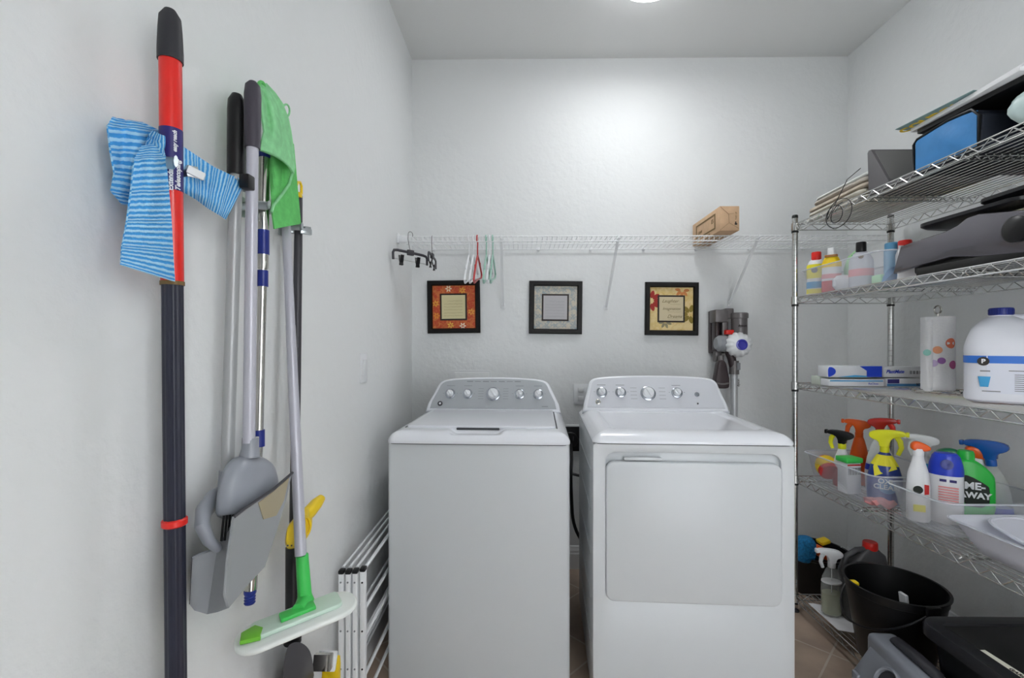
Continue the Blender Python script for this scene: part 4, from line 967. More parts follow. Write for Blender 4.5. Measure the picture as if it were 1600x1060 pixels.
# handles / loops of the bags: black cable
P = []
c0 = atY(1312, 330, 1.78)
for k in range(60):
    a = k/60*PI*4.6; r = .048+.016*math.sin(a*.37+1)
    P.append((1.3035+.0035*math.sin(a*.5), c0.y+.10+r*math.cos(a)*(1.3)+.03*math.sin(a*.23), c0.z+.02+r*1.0*math.sin(a)-.004*math.cos(a*.4)))
P = [(1.40, 1.90, z1+.147), (1.345, 1.90, z1+.1)]+P
tag(rebase(MB().tube(P, .0016, 6).build('black_cable', M['black'])), 'thin black cable looping over the edge of the top shelf', 'cable')
# dark grey wedge box
t = thing('grey_wedge_speaker', 'dark grey wedge-shaped box leaning on the top shelf', 'box', (1.505, 1.70, z1))
wp = [(1.60, 0), (1.805, 0), (1.812, .172), (1.805, .180), (1.792, .178), (1.705, .022), (1.60, .016)]
MB().prism([(-y, z) for y, z in wp][::1], .29, frame((1.65, 0, z1), (0, -1, 0), (0, 0, 1)), .004, 2).build('body', mat('warm_dark_grey', (96, 94, 96), .5), t)
n_ = Vector((0, -.178, .12)).normalized()
m = MB(); B = frame((1.505, 1.7480, z1+.1002), (1, 0, 0), (0, .087, .156)); m.prism(rr(.270, .160, .006, 3), .002, B, .0008, 1); m.build('front_face', mat('face_grey', (118, 117, 116), .5), t)
MB().box2((1.375, 1.64, z1-.0), (1.635, 1.78, z1+.004)).build('base_pad', M['black'], t)
# lunch bag
t = thing('cooler_bag', 'blue and black soft cooler bag under the papers on the top shelf', 'bag', (1.55, 1.46, z1))
m = MB(); out = [(-1.60, .004), (-1.375, .004), (-1.365, .10), (-1.39, .124), (-1.47, .132), (-1.585, .126), (-1.60, .11)]
m.prism(out, .40, frame((1.765, 0, z1), (0, -1, 0), (0, 0, 1)), .008, 2); m.build('body', mat('navy_nylon', (24, 30, 44), .6), t)
def bf(a, b):
    y = 1.592-.212*a; z = .012+.106*b+(.010*math.sin(PI*a))*b
    return Vector((1.3635-.007*math.sin(PI*a)*math.sin(PI*b)-.003*math.sin(9*a+5*b)*math.sin(PI*b)*math.sin(PI*a), y, z1+z))
MB().grid(bf, 24, 14, .004).build('side_panel', mat('sky_nylon', (62, 136, 200), .55, noise=.1, nscale=10, bump=.3, bscale=14, bdist=.01), t)
MB().tube([(1.362, 1.597, z1+.008), (1.362, 1.600, z1+.11), (1.362, 1.585, z1+.124), (1.362, 1.47, z1+.134), (1.362, 1.395, z1+.128), (1.362, 1.372, z1+.10), (1.362, 1.375, z1+.008)], .0045, 8, closed=True).build('piping', M['black'], t)
# papers and folder
zp = z1+.140
def sheet(name, label, cx_, cy_, z, w_, d_, th, rz, m_, ti=0, group='papers and folders on the cooler bag'):
    t = thing(name, label, 'paper', (cx_, cy_, z), rz, group); t.rotation_euler = (0, ti, rz)
    MB().box((0, 0, th/2), (w_, d_, th), min(.001, th*.3)).build('sheet', m_, t, world=False); return t
t = sheet('black_folder', 'black folder lying directly on the blue cooler bag', 1.55, 1.43, zp+.002, .36, .33, .016, .05, M['black'])
t = sheet('magazine', 'glossy magazine with white edge on the black folder', 1.545, 1.425, zp+.0195, .38, .36, .013, -.03, M['paper'])
MB().box((.02, 0, .0135), (.30, .30, .0012), 0, wm(t)).build('dark_cover', mat('magazine_cover', (40, 36, 44), .3), t)
t = sheet('coupon_card', 'teal card with yellow lettering sticking out toward the far end', 1.47, 1.515, zp+.0345, .28, .25, .002, .12, mat('teal_card', (136, 164, 164), .5))
MB().box((-.06, .06, .0024), (.09, .09, .0006), 0, wm(t)).build('white_patch', M['paper'], t)
text('COUPON', .05, wm(t) @ Matrix.Translation((-.10, .03, -.0006)) @ Matrix.Rotation(PI, 4, 'X') @ Matrix.Rotation(PI/2, 4, 'Z'), M['yellow'], t, bold=.002)
t = sheet('envelope', 'white envelope with lilac stripe on top of the papers', 1.55, 1.40, zp+.037, .35, .33, .006, -.08, M['paper'])
MB().box((-.05, -.02, .0062), (.02, .28, .0006), 0, wm(t)).build('lilac_stripe', mat('lilac', (150, 150, 210), .5), t)
sheet('leaflet', 'curled white leaflet topmost of the paper stack', 1.58, 1.33, zp+.0435, .32, .30, .006, .1, mat('leaflet_paper', (226, 226, 232), .6))
# white/teal plastic bag, nearest
m = MB()
def pb(a, b):
    th_ = a*2*PI; ph_ = (b-.5)*PI; r = 1+.05*math.sin(5*th_+3*b)+.05*math.sin(11*th_-7*b)
    q_ = lambda c_: math.copysign(abs(c_)**.55, c_)
    return (1.535+.185*q_(math.cos(th_))*q_(math.cos(ph_))*r, 1.195+.125*q_(math.sin(th_))*q_(math.cos(ph_))*r, z1+.070+.067*math.sin(ph_)*(1+.05*math.sin(9*th_)))
R = [[pb(i/40, j/14) for i in range(40)] for j in range(1, 14)]
m.rings(R); tag(rebase(m.build('plastic_bag', mat('pale_teal_bag', (206, 226, 224), .35, noise=.12, nscale=12), angle=80)), 'crumpled pale teal plastic bag at the near end of the top shelf', 'bag')

# ------------------------------------------------------------------ bottom shelf and floor
z5 = ST[4]
def bucket(name, label, x, y, z, rt, rb, h, handle=True, group=None):
    t = thing(name, label, 'bucket', (x, y, z), 0, group); e = .003
    MB().lathe([(rb, 0), (rb+.002, .004), (rt-.004, h-.03), (rt-.001, h-.028), (rt, h-.004), (rt+.006, h-.003), (rt+.006, h+.002), (rt-e, h+.002), (rt-e-.004, h-.03), (rb-e+.002, .006), (0, .006)], 44, Matrix.Translation((x, y, z))).build('pail', M['black'], t)
    if handle:
        m = MB(); P = []
        for k in range(25):
            a = -PI/2*0+PI*k/24; dy = math.cos(a)*(rt+.008); q = math.sin(a)
            P.append((x-(rt+.012)*q*.98, y+dy, z+h-.012-.13*q))
        m.tube(P, .0035, 8); m.build('bail_handle', M['satin'], t)
        for sg in (-1, 1): MB().box((x, y+sg*(rt+.008), z+h-.016), (.05, .012, .04), .005).build('ear', M['black'], t)
    return t
bucket('bucket', 'black round bucket with bail handle on the bottom shelf', 1.418, 1.752, z5, .158, .112, .292)
t = thing('bucket', 'low black tub behind the shelving unit near the corner', 'bucket', (1.545, 2.425, 0))
MB().lathe([(.125, 0), (.128, .004), (.155, .19), (.163, .195), (.163, .204), (.152, .204), (.122, .008), (0, .008)], 40, Matrix.Translation((1.545, 2.425, 0))).build('pail', M['black'], t)
m = MB()
m = MB(); R = []
for j in range(1, 12):
    ph_ = (j/12-.5)*PI
    R.append([(1.435+.052*math.cos(k*PI/16)*math.cos(ph_)**.5*(1+.08*math.sin(k*2.3+j)), 2.33+.04*math.sin(k*PI/16)*math.cos(ph_)**.5*(1+.1*math.sin(k*3.1+j*2)), .245+.065*math.sin(ph_)) for k in range(32)])
tag(rebase(m.rings(R).build('chenille_cloth', M['bluechen'])), 'shaggy bright blue cloth bunched on the corner tub', 'cloth')
tag(rebase(MB().box((1.525, 2.34, .225), (.07, .05, .05), .01, R=Matrix.Rotation(.5, 4, 'Y')).build('sponge', M['orange'])), 'orange sponge resting in the black corner tub', 'sponge')
tag(rebase(MB().box((1.555, 2.37, .268), (.05, .05, .02), .006, R=Matrix.Rotation(-.3, 4, 'Y')).build('sponge', M['yellow'])), 'yellow sponge beside the orange one in the corner tub', 'sponge')
# paper and clear sprayer
q = Vector((1.378, 2.045, z5))
tag(rebase(MB().grid(lambda a, b: (1.325+.16*a, 1.925+.2*b-.05*a, z5+.002+.003*math.sin(9*a)*math.sin(7*b)+.002), 14, 14, .0012).build('paper_sheet', M['paper'])), 'sheet of white paper on the bottom shelf under the clear sprayer', 'paper')
t = bottle('spray_bottle', 'clear glass-like spray bottle with white head on white paper', 'spray bottle', (1.372, 2.035, z5+.009), LD+.5, [(0, 0), (.036, 0), (.042, .006), (.042, .12), (.038, .16), (.024, .195), (.014, .21), (.0135, .218)], M['glassy'], M['white'], .016, .02, .72, [(.14, .146, M['paper'])], (M['white'], M['white']))
MB().lathe([(0, .003), (.034, .003), (.039, .008), (.039, .095), (0, .095)], 28, wm(t), 1, .70).build('liquid', M['liquid'], t)
MB().tube([wm(t) @ Vector((0, 0, .02)), wm(t) @ Vector((0, 0, .21))], .0018, 6).build('dip_tube', M['white'], t)
# grey jug with red cap behind bucket
t = thing('detergent_jug', 'dark grey jug with red cap behind the black bucket', 'jug', (1.50, 2.02, z5))
def sj(w_, d_, z, cx_=0): return [(1.50+x+cx_, 2.02+y, z5+z) for x, y in rr(w_, d_, min(w_, d_)*.3, 6)]
M['jug'] = mat('charcoal_jug', (82, 82, 84), .35, metal=.2)
MB().rings([sj(.17, .10, 0), sj(.18, .11, .006), sj(.18, .11, .20), sj(.165, .10, .24, .006), sj(.11, .08, .285, .024), sj(.055, .05, .305, .03), sj(.045, .045, .315, .03)]).build('body', M['jug'], t)
MB().tube([(1.52, 2.02, z5+.303), (1.47, 2.02, z5+.30), (1.425, 2.02, z5+.27), (1.412, 2.02, z5+.22), (1.425, 2.02, z5+.19)], .012, 10).build('handle', M['jug'], t)
MB().lathe([(.027, .303), (.029, .306), (.028, .332), (.025, .336), (0, .336)], 24, Matrix.Translation((1.53, 2.02, z5))).build('cap', M['redcap'], t)
# things in the bucket
tag(rebase(MB().tube([(1.32, 1.80, z5+.18), (1.30, 1.80, z5+.265)], .012, 12).box((1.299, 1.80, z5+.268), (.03, .03, .016), .007).build('brush_handle', M['yellow'])), 'yellow ended handle leaning inside the black bucket', 'brush')
tag(rebase(MB().box((1.47, 1.76, z5+.15), (.012, .035, .20), .003, R=Matrix.Rotation(-.12, 4, 'Y')).build('scraper', M['white'])), 'white scraper strip standing inside the black bucket', 'scraper')

# grey case
t = thing('carry_case', 'grey plastic tool case with dark handle beside the black tote', 'case', (1.240, 1.475, 0), math.radians(-4))
cs = mat('case_grey', (134, 138, 146), .4); L_ = dict(world=False)
MB().prism([(-.095, 0), (.0, 0), (.0, .238), (-.030, .238), (-.092, .142)], .35, frame((0, .13, 0), (1, 0, 0), (0, 0, 1)), .008, 3).build('lower_shell', cs, t, **L_)
MB().box2((-.035, -.24, .0), (.062, .15, .270), .018, seg=3).build('upper_shell', cs, t, **L_)
m = MB(); m.tube([(.020, -.10, .272), (.020, -.085, .281), (.020, .0, .284), (.020, .08, .281), (.020, .095, .272)], [.012, .019, .021, .019, .012], 12, flat=.7); m.build('grip', M['rubber'], t, **L_)
MB().box((-.016, .035, .2385), (.026, .05, .008), .002).build('latch', M['dark'], t, **L_)
MB().lathe([(.046, -.004), (.046, .012), (.041, .015), (.037, .012), (.035, .003), (0, .003)], 32, frame((-.060, .0, .190), (0, -1, 0), (.542, 0, .84)) ).build('round_port', cs, t, **L_)
MB().lathe([(.034, .003), (.034, .006), (0, .006)], 28, frame((-.060, .0, .190), (0, -1, 0), (.542, 0, .84))).build('port_recess', M['rubber'], t, **L_)
MB().box((-.094, .105, .12), (.012, .03, .06), .003).build('side_tab', cs, t, **L_)
# tote
t = thing('storage_tote', 'large black storage tote with lid and masking tape strip', 'storage box', (1.525, 1.255, z5))
tw, td = .48, .50
MB().rings([[(1.525+x, 1.255+y, z5+z) for x, y in rr(tw-k, td-k, .05, 6)] for k, z in ((.09, 0), (.08, .005), (.04, .275), (.03, .28))]).build('body', M['black'], t)
ld = MB().rings([[(1.525+x, 1.255+y, z5+z) for x, y in rr(tw+k, td+k, .06+k/2, 8)] for k, z in ((.0, .272), (.012, .276), (.012, .302), (.0, .312), (-.02, .315), (-.085, .315), (-.095, .307))]).build('lid', M['satin'], t)
pn = MB().box((1.525, 1.255, z5+.3095), (tw-.10, td-.10, .004), .001).build('lid_inset', mat('scuffed_black', (20, 20, 20), .5, noise=.5, nscale=12), t)
a = atZ(1532, 1016, z5+.313); b = atZ(1620, 1072, z5+.313); d = (b-a); L = d.length+.10; an = math.atan2(d.y, d.x)
Bt = Matrix.Translation(a+d.normalized()*L/2) @ Matrix.Rotation(an, 4, 'Z')
MB().prism([(-L/2, -.004), (-L/2+.012, -.013), (L/2, -.013), (L/2, .013), (-L/2, .013)], .0006, Bt @ Matrix.Translation((0, 0, -.0008))).build('tape_strip', mat('masking_tape', (222, 220, 204), .8), t)
text('GARLAND  LIGHTS', .015, Bt @ Matrix.Translation((.02, 0, .0004)), M['ink'], t, bold=.0003)

# ------------------------------------------------------------------ cordless vacuum on the back wall
VY = 2.50
def V(u, v, dy=0): return atY(u, v, VY+dy)
p = V(1145, 560)
t = thing('cordless_vacuum', 'grey cordless stick vacuum hanging on the back wall by the rack', 'vacuum', (p.x, VY, V(1145, 650).z))
k1 = VY/F
def vbox(n, u0, v0, u1, v1, y0, y1, m_, bev, par=None):
    a, b = atY(u0, v1, VY), atY(u1, v0, VY); return MB().box2((a.x, y0, a.z), (b.x, y1, b.z), bev).build(n, m_, par or t)
d1 = vbox('dock', 1120, 484, 1148, 553, 2.575, 2.618, M['vacd'], .006)
vbox('battery', 1117, 484, 1137, 504, 2.49, 2.575, M['vac'], .006)
vbox('handle', 1119, 503, 1124, 548, 2.50, 2.56, M['vacd'], .004)
vbox('grip', 1129, 500, 1137, 530, 2.50, 2.53, M['vac'], .004)
vbox('top_cap', 1134, 482, 1147, 498, 2.50, 2.57, M['vac'], .005)
q = V(1155, 508)
bn = MB().lathe([(.041, -.055), (.041, .035), (.046, .037), (.046, .062), (.041, .066), (0, .066)], 28, Matrix.Translation((q.x, VY, q.z))).build('dust_bin', M['vac'], t)
text('dyson', .020, frame((q.x-.002, VY-.0425, q.z-.006), (1, .05, 0), (0, 0, 1)), M['ink'], t, bold=.0004)
q = V(1131, 537)
MB().lathe([(.030, -.045), (.044, -.03), (.046, 0), (.044, .03), (.03, .045), (0, .047)], 24, frame((q.x, VY, q.z), (0, 1, 0), (0, 0, 1))).build('motor_housing', M['grey'], t)
q = V(1148, 539)
NB = frame((q.x, VY-.01, q.z), (1, 0, 0), (0, .0, 1)) @ Matrix.Rotation(-.05, 4, 'Y')
m = MB(); R = []
for r, z in ((.034, -.03), (.058, .0), (.066, .03), (.062, .055), (.046, .072), (.030, .078)):
    R.append([(r*(1+.045*(1 if kk % 4 < 2 else -1)*(1 if .0 <= z <= .075 else 0))*math.cos(kk*2*PI/56), r*(1+.045*(1 if kk % 4 < 2 else -1))*math.sin(kk*2*PI/56), z) for kk in range(56)])
m.rings(R, NB); cy = m.build('fluted_cap', M['white'], t, angle=60)
MB().lathe([(.029, .074), (.029, .083), (.022, .085), (.018, .080), (0, .079)], 28, NB).build('blue_centre', mat('violet_blue', (62, 62, 170), .25, coat=.4), t)
vbox('trigger', 1131, 516, 1143, 523, 2.47, 2.50, M['redcap'], .003)
a, b = V(1137, 545), V(1148, 582); MB().tube([a, V(1143, 560), b], [.022, .022, .022], 14).build('inlet_neck', M['vacd'], t)
a, b = V(1147, 564), V(1147, 585); MB().tube([a, b], [.024, .026], 16).build('nozzle_socket', M['vac'], t)
vbox('release_button', 1148, 567, 1153, 578, 2.468, 2.48, M['inkgrey'], .003)
MB().tube([V(1147, 583), Vector((V(1147.5, 700).x, VY, .42))], .0185, 18).build('wand', mat('satin_aluminium', (190, 192, 194), .35, metal=.3), t)
text('dyson', .018, frame((V(1151, 596).x, VY-.0195, V(1150, 598).z), (0, 0, 1), (-1, 0, 0)), M['ink'], t, bold=.0003)
vbox('floor_head', 1133, 918, 1165, 925, 2.40, 2.56, M['vacd'], .01)
bpy.data.objects.remove([c for c in t.children if c.name.startswith('floor_head')][0])
vbox('tool_clip', 1122, 548, 1132, 566, 2.53, 2.575, M['vac'], .005)
# mini tool, a separate attachment clipped on the dock
q = V(1127, 580)
t = thing('vacuum_tool', 'small dark brush attachment clipped under the vacuum dock', 'vacuum attachment', (q.x, VY, V(1127, 607).z))
sc = lambda du, dv: (du*k1, -dv*k1)
MB().prism(chaikin([sc(-6, -17), sc(5, -17), sc(9, 4), sc(11, 12), sc(11, 24), sc(8, 27), sc(-8, 27), sc(-11, 24), sc(-11, 12), sc(-9, 4)], 2), .05, frame((q.x, VY+.03, q.z), (1, 0, 0), (0, 0, 1)), .008, 3).build('body', M['vacd'], t)
MB().prism(chaikin([sc(-10, 17), sc(0, 19), sc(10, 17), sc(10, 19.5), sc(0, 21.5), sc(-10, 19.5)], 1), .003, frame((q.x, VY-.019, q.z), (1, 0, 0), (0, 0, 1))).build('grey_trim', M['vac'], t)
MB().tube([(q.x, VY+.005, q.z+.055), (q.x, VY+.005, q.z+.085)], .016, 14).build('neck', M['vac'], t)

# ------------------------------------------------------------------ tools on the left wall
def clip(name, label, p, lever=1, rail=.0):
    t = thing(name, label, 'wall clip', (XL, p.y, p.z), 0, 'spring clips on the left wall')
    MB().box((XL+.002, p.y, p.z), (.004, .05, .045), .001).build('base_plate', M['zinc'], t)
    for s_ in (-1, 1):
        m = MB(); m.tube([(XL+.004, p.y+s_*.010, p.z), (p.x-.012, p.y+s_*.024, p.z), (p.x, p.y+s_*.0205, p.z), (p.x+.016, p.y+s_*.015, p.z), (p.x+.026, p.y+s_*.024, p.z)], .003, 8, flat=3.2); m.build('jaw', M['zinc'], t)
    return t
# red mop
XA_ = -.572
a = atX(265.5, 18, XA_); b0 = atX(275, 1060, XA_+.004); b = b0.copy(); dz = (b0-a)/(a.z-b0.z); bot = b0+dz*(b0.z-.30)
def on(z): return a+dz*(a.z-z)
def zat(v, X=XA_): return atX(268, v, X).z
t = thing('telescopic_mop', 'telescopic mop pole with red upper tube and dark lower pole, nearest on the left wall', 'mop', (bot.x, bot.y, .02))
zg = zat(92)
MB().tube([on(a.z+.002), on(a.z-.010), on(a.z-.03), on(zg+.01), on(zg-.006)], [.008, .0150, .0165, .0178, .0178], 20).build('grip', M['rubber'], t)
MB().tube([on(zg), on(zat(441))], .0158, 24).build('red_tube', M['red'], t)
lb = MB().tube([on(zat(204)), on(zat(300))], .0162, 24).build('purple_sticker', M['purple'], t)
def lettering_on(t, s_, size, z, ang, r, m_, sh=0):
    c = on(z); n_ = Vector((math.cos(ang), math.sin(ang), 0)); tang = Vector((-math.sin(ang), math.cos(ang), 0))
    return text(s_, size, frame(c+n_*(r+.0003), (0, 0, 1), -tang), m_, t, bold=.0003, shear=sh)
lettering_on(t, 'Extendable', .0105, zat(280), math.radians(-56), .0166, M['white'])
lettering_on(t, 'Telescoping', .0105, zat(277), math.radians(-22), .0168, M['white'], .3)
lettering_on(t, 'easy reach', .008, zat(226), math.radians(-36), .0168, M['white'], .3)
MB().tube([on(zat(440)), on(zat(446))], .0168, 24).build('brass_edge', M['inkbrown'], t)
m = MB(); n = 20; P0, P1 = on(zat(444)), on(.30)
R = []
for P_ in (P0, P1):
    R.append([P_+Vector(((.0140+(.0012 if (q // 2) % 2 else 0))*math.cos(q*2*PI/40), (.0140+(.0012 if (q // 2) % 2 else 0))*math.sin(q*2*PI/40), 0)) for q in range(40)])
m.rings(R); m.build('lower_pole', M['navy'], t)
MB().tube([on(zat(811)), on(zat(813)), on(zat(821)), on(zat(823))], [.0158, .018, .018, .0158], 24).build('red_ring', M['redcap'], t)
pb_ = on(.30); MB().tube([pb_, on(.22), on(.12)], [.02, .022, .03], 16).build('socket', M['dark'], t)
m = MB()
for k in range(34):
    an = k*2*PI/34; rr_ = .03+.02*((k*7) % 5)/5; q = on(.12)
    m.tube([q+Vector((.02*math.cos(an), .02*math.sin(an), .01)), q+Vector((.04*math.cos(an)*.9, .07*math.sin(an), -.03)), Vector((q.x+.045*math.cos(an), q.y+.10*math.sin(an), .012))], .008, 6)
m.build('mop_strands', M['bluecloth'], t)
clip('spring_clip', 'small metal spring clip gripping the red mop tube', on(zat(262)))
t_ = last_thing(); q = on(zat(262)); MB().box((q.x+.026, q.y+.020, q.z-.002), (.026, .005, .014), .002, R=Matrix.Rotation(.9, 4, 'Z') @ Matrix.Rotation(.3, 4, 'Y')).build('lever', M['white'], t_)

# blue striped cloth
def interp(tab, t_):
    n = len(tab)-1; x = max(0, min(.99999, t_))*n; i = int(x); f_ = x-i
    f_ = f_*f_*(3-2*f_)*.5+f_*.5
    return [tab[i][k]*(1-f_)+tab[i+1][k]*f_ for k in range(len(tab[0]))]
def cloth_strip(m, rows, nu, nv, wav, th=.003, L=.3, seed=1, folds=3):
    # rows: ((uL,vL),(uR,vR),X) down the length
    tab = [(r[0][0], r[0][1], r[1][0], r[1][1], r[2]) for r in rows]
    def fn(a, b):
        ul, vl, ur, vr, X = interp(tab, b)
        X2 = X+wav*math.sin(folds*PI*2*a+seed+b*2)*math.sin(PI*min(1, b*1.2+.1))+wav*.5*math.sin(7*b+seed*2+a*4)
        edge = .008*(1-(2*a-1)**2)
        return atX(ul+(ur-ul)*a, vl+(vr-vl)*a, X2+edge)
    m.grid(fn, nu, nv, th, None, (.1, L))
t = thing('blue_striped_cloth', 'blue striped microfibre cloth draped around the red mop pole', 'cloth', on(zat(440)))
m = MB()
cloth_strip(m, [((176, 184), (222, 192), -.602), ((167, 196), (256, 208), -.600), ((172, 235), (256, 240), -.596), ((178, 270), (250, 280), -.598), ((172, 298), (240, 310), -.602), ((190, 318), (230, 330), -.604)], 26, 30, .005, .003, .17, 1, 2)
m.build('back_fold', M['bluecloth'], t)
m = MB()
cloth_strip(m, [((222, 229), (252, 224), -.574), ((209, 250), (258, 246), -.564), ((204, 300), (263, 298), -.558), ((198, 345), (267, 345), -.558), ((190, 385), (269, 392), -.558), ((188, 414), (272, 440), -.560)], 30, 50, .004, .003, .30, 2, 1.5)
m.build('hanging_fold', M['bluecloth'], t)
m = MB()
cloth_strip(m, [((280, 226), (280, 296), -.574), ((305, 242), (308, 312), -.570), ((335, 262), (325, 325), -.566), ((360, 274), (342, 336), -.562), ((384, 284), (352, 343), -.558)], 22, 30, .005, .003, .19, 3, 2)
m.build('side_fold', M['bluecloth'], t)
m = MB(); cloth_strip(m, [((236, 205), (222, 240), -.590), ((248, 210), (238, 246), -.574), ((257, 214), (256, 246), -.565)], 10, 14, .004, .004, .06, 4)
m.build('knot', M['bluecloth'], t)

# generic pole from top pixel to bottom pixel
def P2(u, v, X): return atX(u, v, X)
# dustpan (upright)
t = thing('upright_dustpan', 'grey lobby dustpan with black grip and painted reflection on its pan', 'dustpan', (-.55, .93, P2(357, 955, -.57).z))
T0, T1 = P2(370, 148, -.575), P2(369, 274, -.575)
MB().tube([T0, T0.lerp(T1, .08), T0.lerp(T1, .2), T1], [.009, .0155, .0165, .0165], 20).build('grip', M['black'], t)
B1_ = P2(355, 738, -.585)
MB().tube([T1, B1_], .0118, 18).build('pole', M['greyp'], t)
MB().tube([P2(355, 735, -.585), P2(353, 770, -.585), P2(346, 790, -.585)], [.0145, .0155, .017], 16).build('pole_socket', M['grey2'], t)
hk = [P2(350, 772, -.588), P2(332, 782, -.585), P2(318, 800, -.575), P2(316, 822, -.565), P2(326, 845, -.555), P2(340, 858, -.548)]
MB().tube(hk, [.014, .014, .013, .012, .010, .008], 14, flat=1.4).build('yoke_arm', M['grey2'], t)
# pan: a deep scoop seen edge on; outline in the pixel frame, built as a wedge box with open mouth
XN, XF_ = -.505, -.600      # room side and wall side of the pan
front = [(375, 800), (455, 742), (440, 800), (412, 895), (398, 898), (352, 952), (345, 958), (360, 860)]
Pf = [P2(u, v, -.50) for u, v in [(372, 800), (398, 783), (425, 765), (456, 740), (448, 778), (432, 830), (414, 880), (382, 918), (352, 955), (356, 900), (362, 850)]]
m = MB()
def shell_(m, pts, th):
    c = sum((Vector(p_) for p_ in pts), Vector())/len(pts); n_ = Vector((1, 0, 0))
    m.rings([[p_ for p_ in pts], [Vector(p_)-Vector((th, 0, 0)) for p_ in pts]])
# back plate of pan (wide face toward the room)
shell_(m, [P2(u, v, -.500) for u, v in [(366, 808), (380, 797), (400, 783), (428, 764), (456, 740), (447, 782), (430, 838), (414, 886), (386, 916), (358, 950), (352, 930), (356, 880)]], .004)
m.build('pan_face', mat('pan_face_grey', (146, 149, 152), .18, coat=.5), t)
m = MB()
side = [((302, 872), -.592), ((312, 868), -.585), ((340, 858), -.560), ((358, 830), -.535), ((376, 800), -.503)]
bott = [((298, 945), -.592), ((305, 954), -.585), ((325, 960), -.565), ((340, 957), -.535), ((356, 951), -.503)]
def sf(a, b):
    q0 = interp([(s_[0][0], s_[0][1], s_[1]) for s_ in side], a); q1 = interp([(s_[0][0], s_[0][1], s_[1]) for s_ in bott], a)
    return P2(q0[0]+(q1[0]-q0[0])*b, q0[1]+(q1[1]-q0[1])*b, q0[2]+(q1[2]-q0[2])*b+.006*math.sin(PI*a))
m.grid(sf, 20, 14, .003)
m.build('pan_side', M['grey'], t)
m = MB()      # wall-side wall and floor of the pan
shell_(m, [P2(u, v, -.592) for u, v in [(302, 872), (330, 860), (372, 845), (400, 820), (404, 870), (380, 905), (340, 940), (298, 945)]], .003)
shell_(m, [P2(u, v, -.55) for u, v in [(352, 930), (414, 886), (430, 838), (398, 800), (360, 850)]], .003)
m.build('pan_back', M['dark'], t)
shw = MB(); shell_(shw, [P2(u, v, -.4985) for u, v in [(404, 786), (428, 768), (452, 747), (444, 782), (432, 806), (412, 812)]], .001); shw.build('painted_reflection', mat('reflection_tan', (160, 148, 118), .15, coat=.5), t)  # tan patch paints a brown reflection onto the pan corner
MB().tube([P2(366, 808, -.500), P2(380, 797, -.500), P2(400, 783, -.500), P2(428, 764, -.500), P2(457, 739, -.500)], .0028, 8).build('dark_lip', M['dark'], t)
MB().tube([P2(302, 872, -.592), P2(314, 866, -.58), P2(340, 858, -.558), P2(358, 830, -.533), P2(377, 799, -.501)], .0028, 8).build('rim', M['grey2'], t)
M['mintgl'] = mat('green_reflection_sticker', (120, 158, 144), .3)
# broom standing in it
t = thing('broom', 'grey broom with lavender-grey pole standing in the dustpan', 'broom', P2(385, 870, -.54))
T0, T1 = P2(395, 128, -.540), P2(394.5, 232, -.540)
MB().tube([T0, T0.lerp(T1, .06), T0.lerp(T1, .2), T0.lerp(T1, .6), T1], [.007, .0135, .0155, .015, .0142], 20).build('grip', mat('grip_violet_grey', (66, 62, 72), .5), t)
MB().tube([T1, P2(389, 692, -.540)], .0112, 18).build('pole', M['lav'], t)
MB().tube([P2(391.5, 684, -.540), P2(391, 700, -.540), P2(390, 715, -.540)], [.0150, .0155, .019], 18).build('socket', M['grey2'], t)
hd = [(377, 712), (404, 712), (418, 722), (426, 745), (428, 778), (424, 800), (396, 808), (344, 816), (345, 780), (352, 745), (362, 724)]
m = MB(); base = chaikin([tuple(P2(u, v, -.546).yz) for u, v in hd], 2)
cyy = sum(q[0] for q in base)/len(base); czz = sum(q[1] for q in base)/len(base)
m.rings([[(x, cyy+(y-cyy)*k, czz+(z-czz)*k) for y, z in base] for x, k in ((-.560, .9), (-.556, .985), (-.548, 1), (-.537, .97), (-.528, .88), (-.522, .70), (-.519, .4))])
m.build('head', M['grey2'], t, angle=60)
m = MB()
for k in range(16):
    f_ = k/15; u = 350+72*f_; v0 = 812-10*f_; 
    for x in (-.560, -.545, -.532): m.tube([P2(u, v0-6, x), P2(u-4+4*f_, v0+34-4*f_, x)], .0022, 5)
m.build('bristles', M['black'], t)
MB().box(tuple(P2(386, 285, -.538)), (.020, .022, .028), .003).build('pole_clip', M['black'], t)
c = P2(392, 306, -.585); clip('spring_clip', 'metal spring clip holding the dustpan pole beside the black clip', Vector((c.x-.0, P2(368, 306, -.575).y, c.z)))
# chrome telescopic pole
t = thing('telescopic_pole', 'polished steel telescopic pole with blue collars behind the broom', 'pole', P2(390, 945, -.600))
XP = -.590
MB().tube([P2(413, 246, XP), P2(411, 420, XP)], .0115, 20).build('upper_tube', M['steel'], t)
MB().tube([P2(410.5, 420, XP), P2(404, 690, XP), P2(391, 925, XP)], [.0092, .0092, .0105], 20).build('lower_tube', M['steel'], t)
for (u, va, vb, r) in ((413, 236, 247, .0125), (411.5, 360, 398, .0125), (410.5, 423, 448, .0115), (404.5, 672, 698, .012)):
    MB().tube([P2(u, va, XP), P2(u, vb, XP)], r, 20).build('collar', M['blue'], t)
m = MB(); A_, B_ = P2(391, 922, XP), P2(390, 944, XP)
R_ = [A_.lerp(B_, k/10) for k in range(11)]; m.tube(R_, [.0125 if k < 3 else (.0115 if k % 2 else .0098) for k in range(11)], 18).build('threaded_end', M['blue'], t)
MB().tube([P2(394, 870, XP), P2(391.5, 922, XP)], .0125, 20).build('tube_end', M['steel'], t)
c = P2(412, 325, XP); clip('spring_clip', 'metal spring clip holding the steel telescopic pole', c)
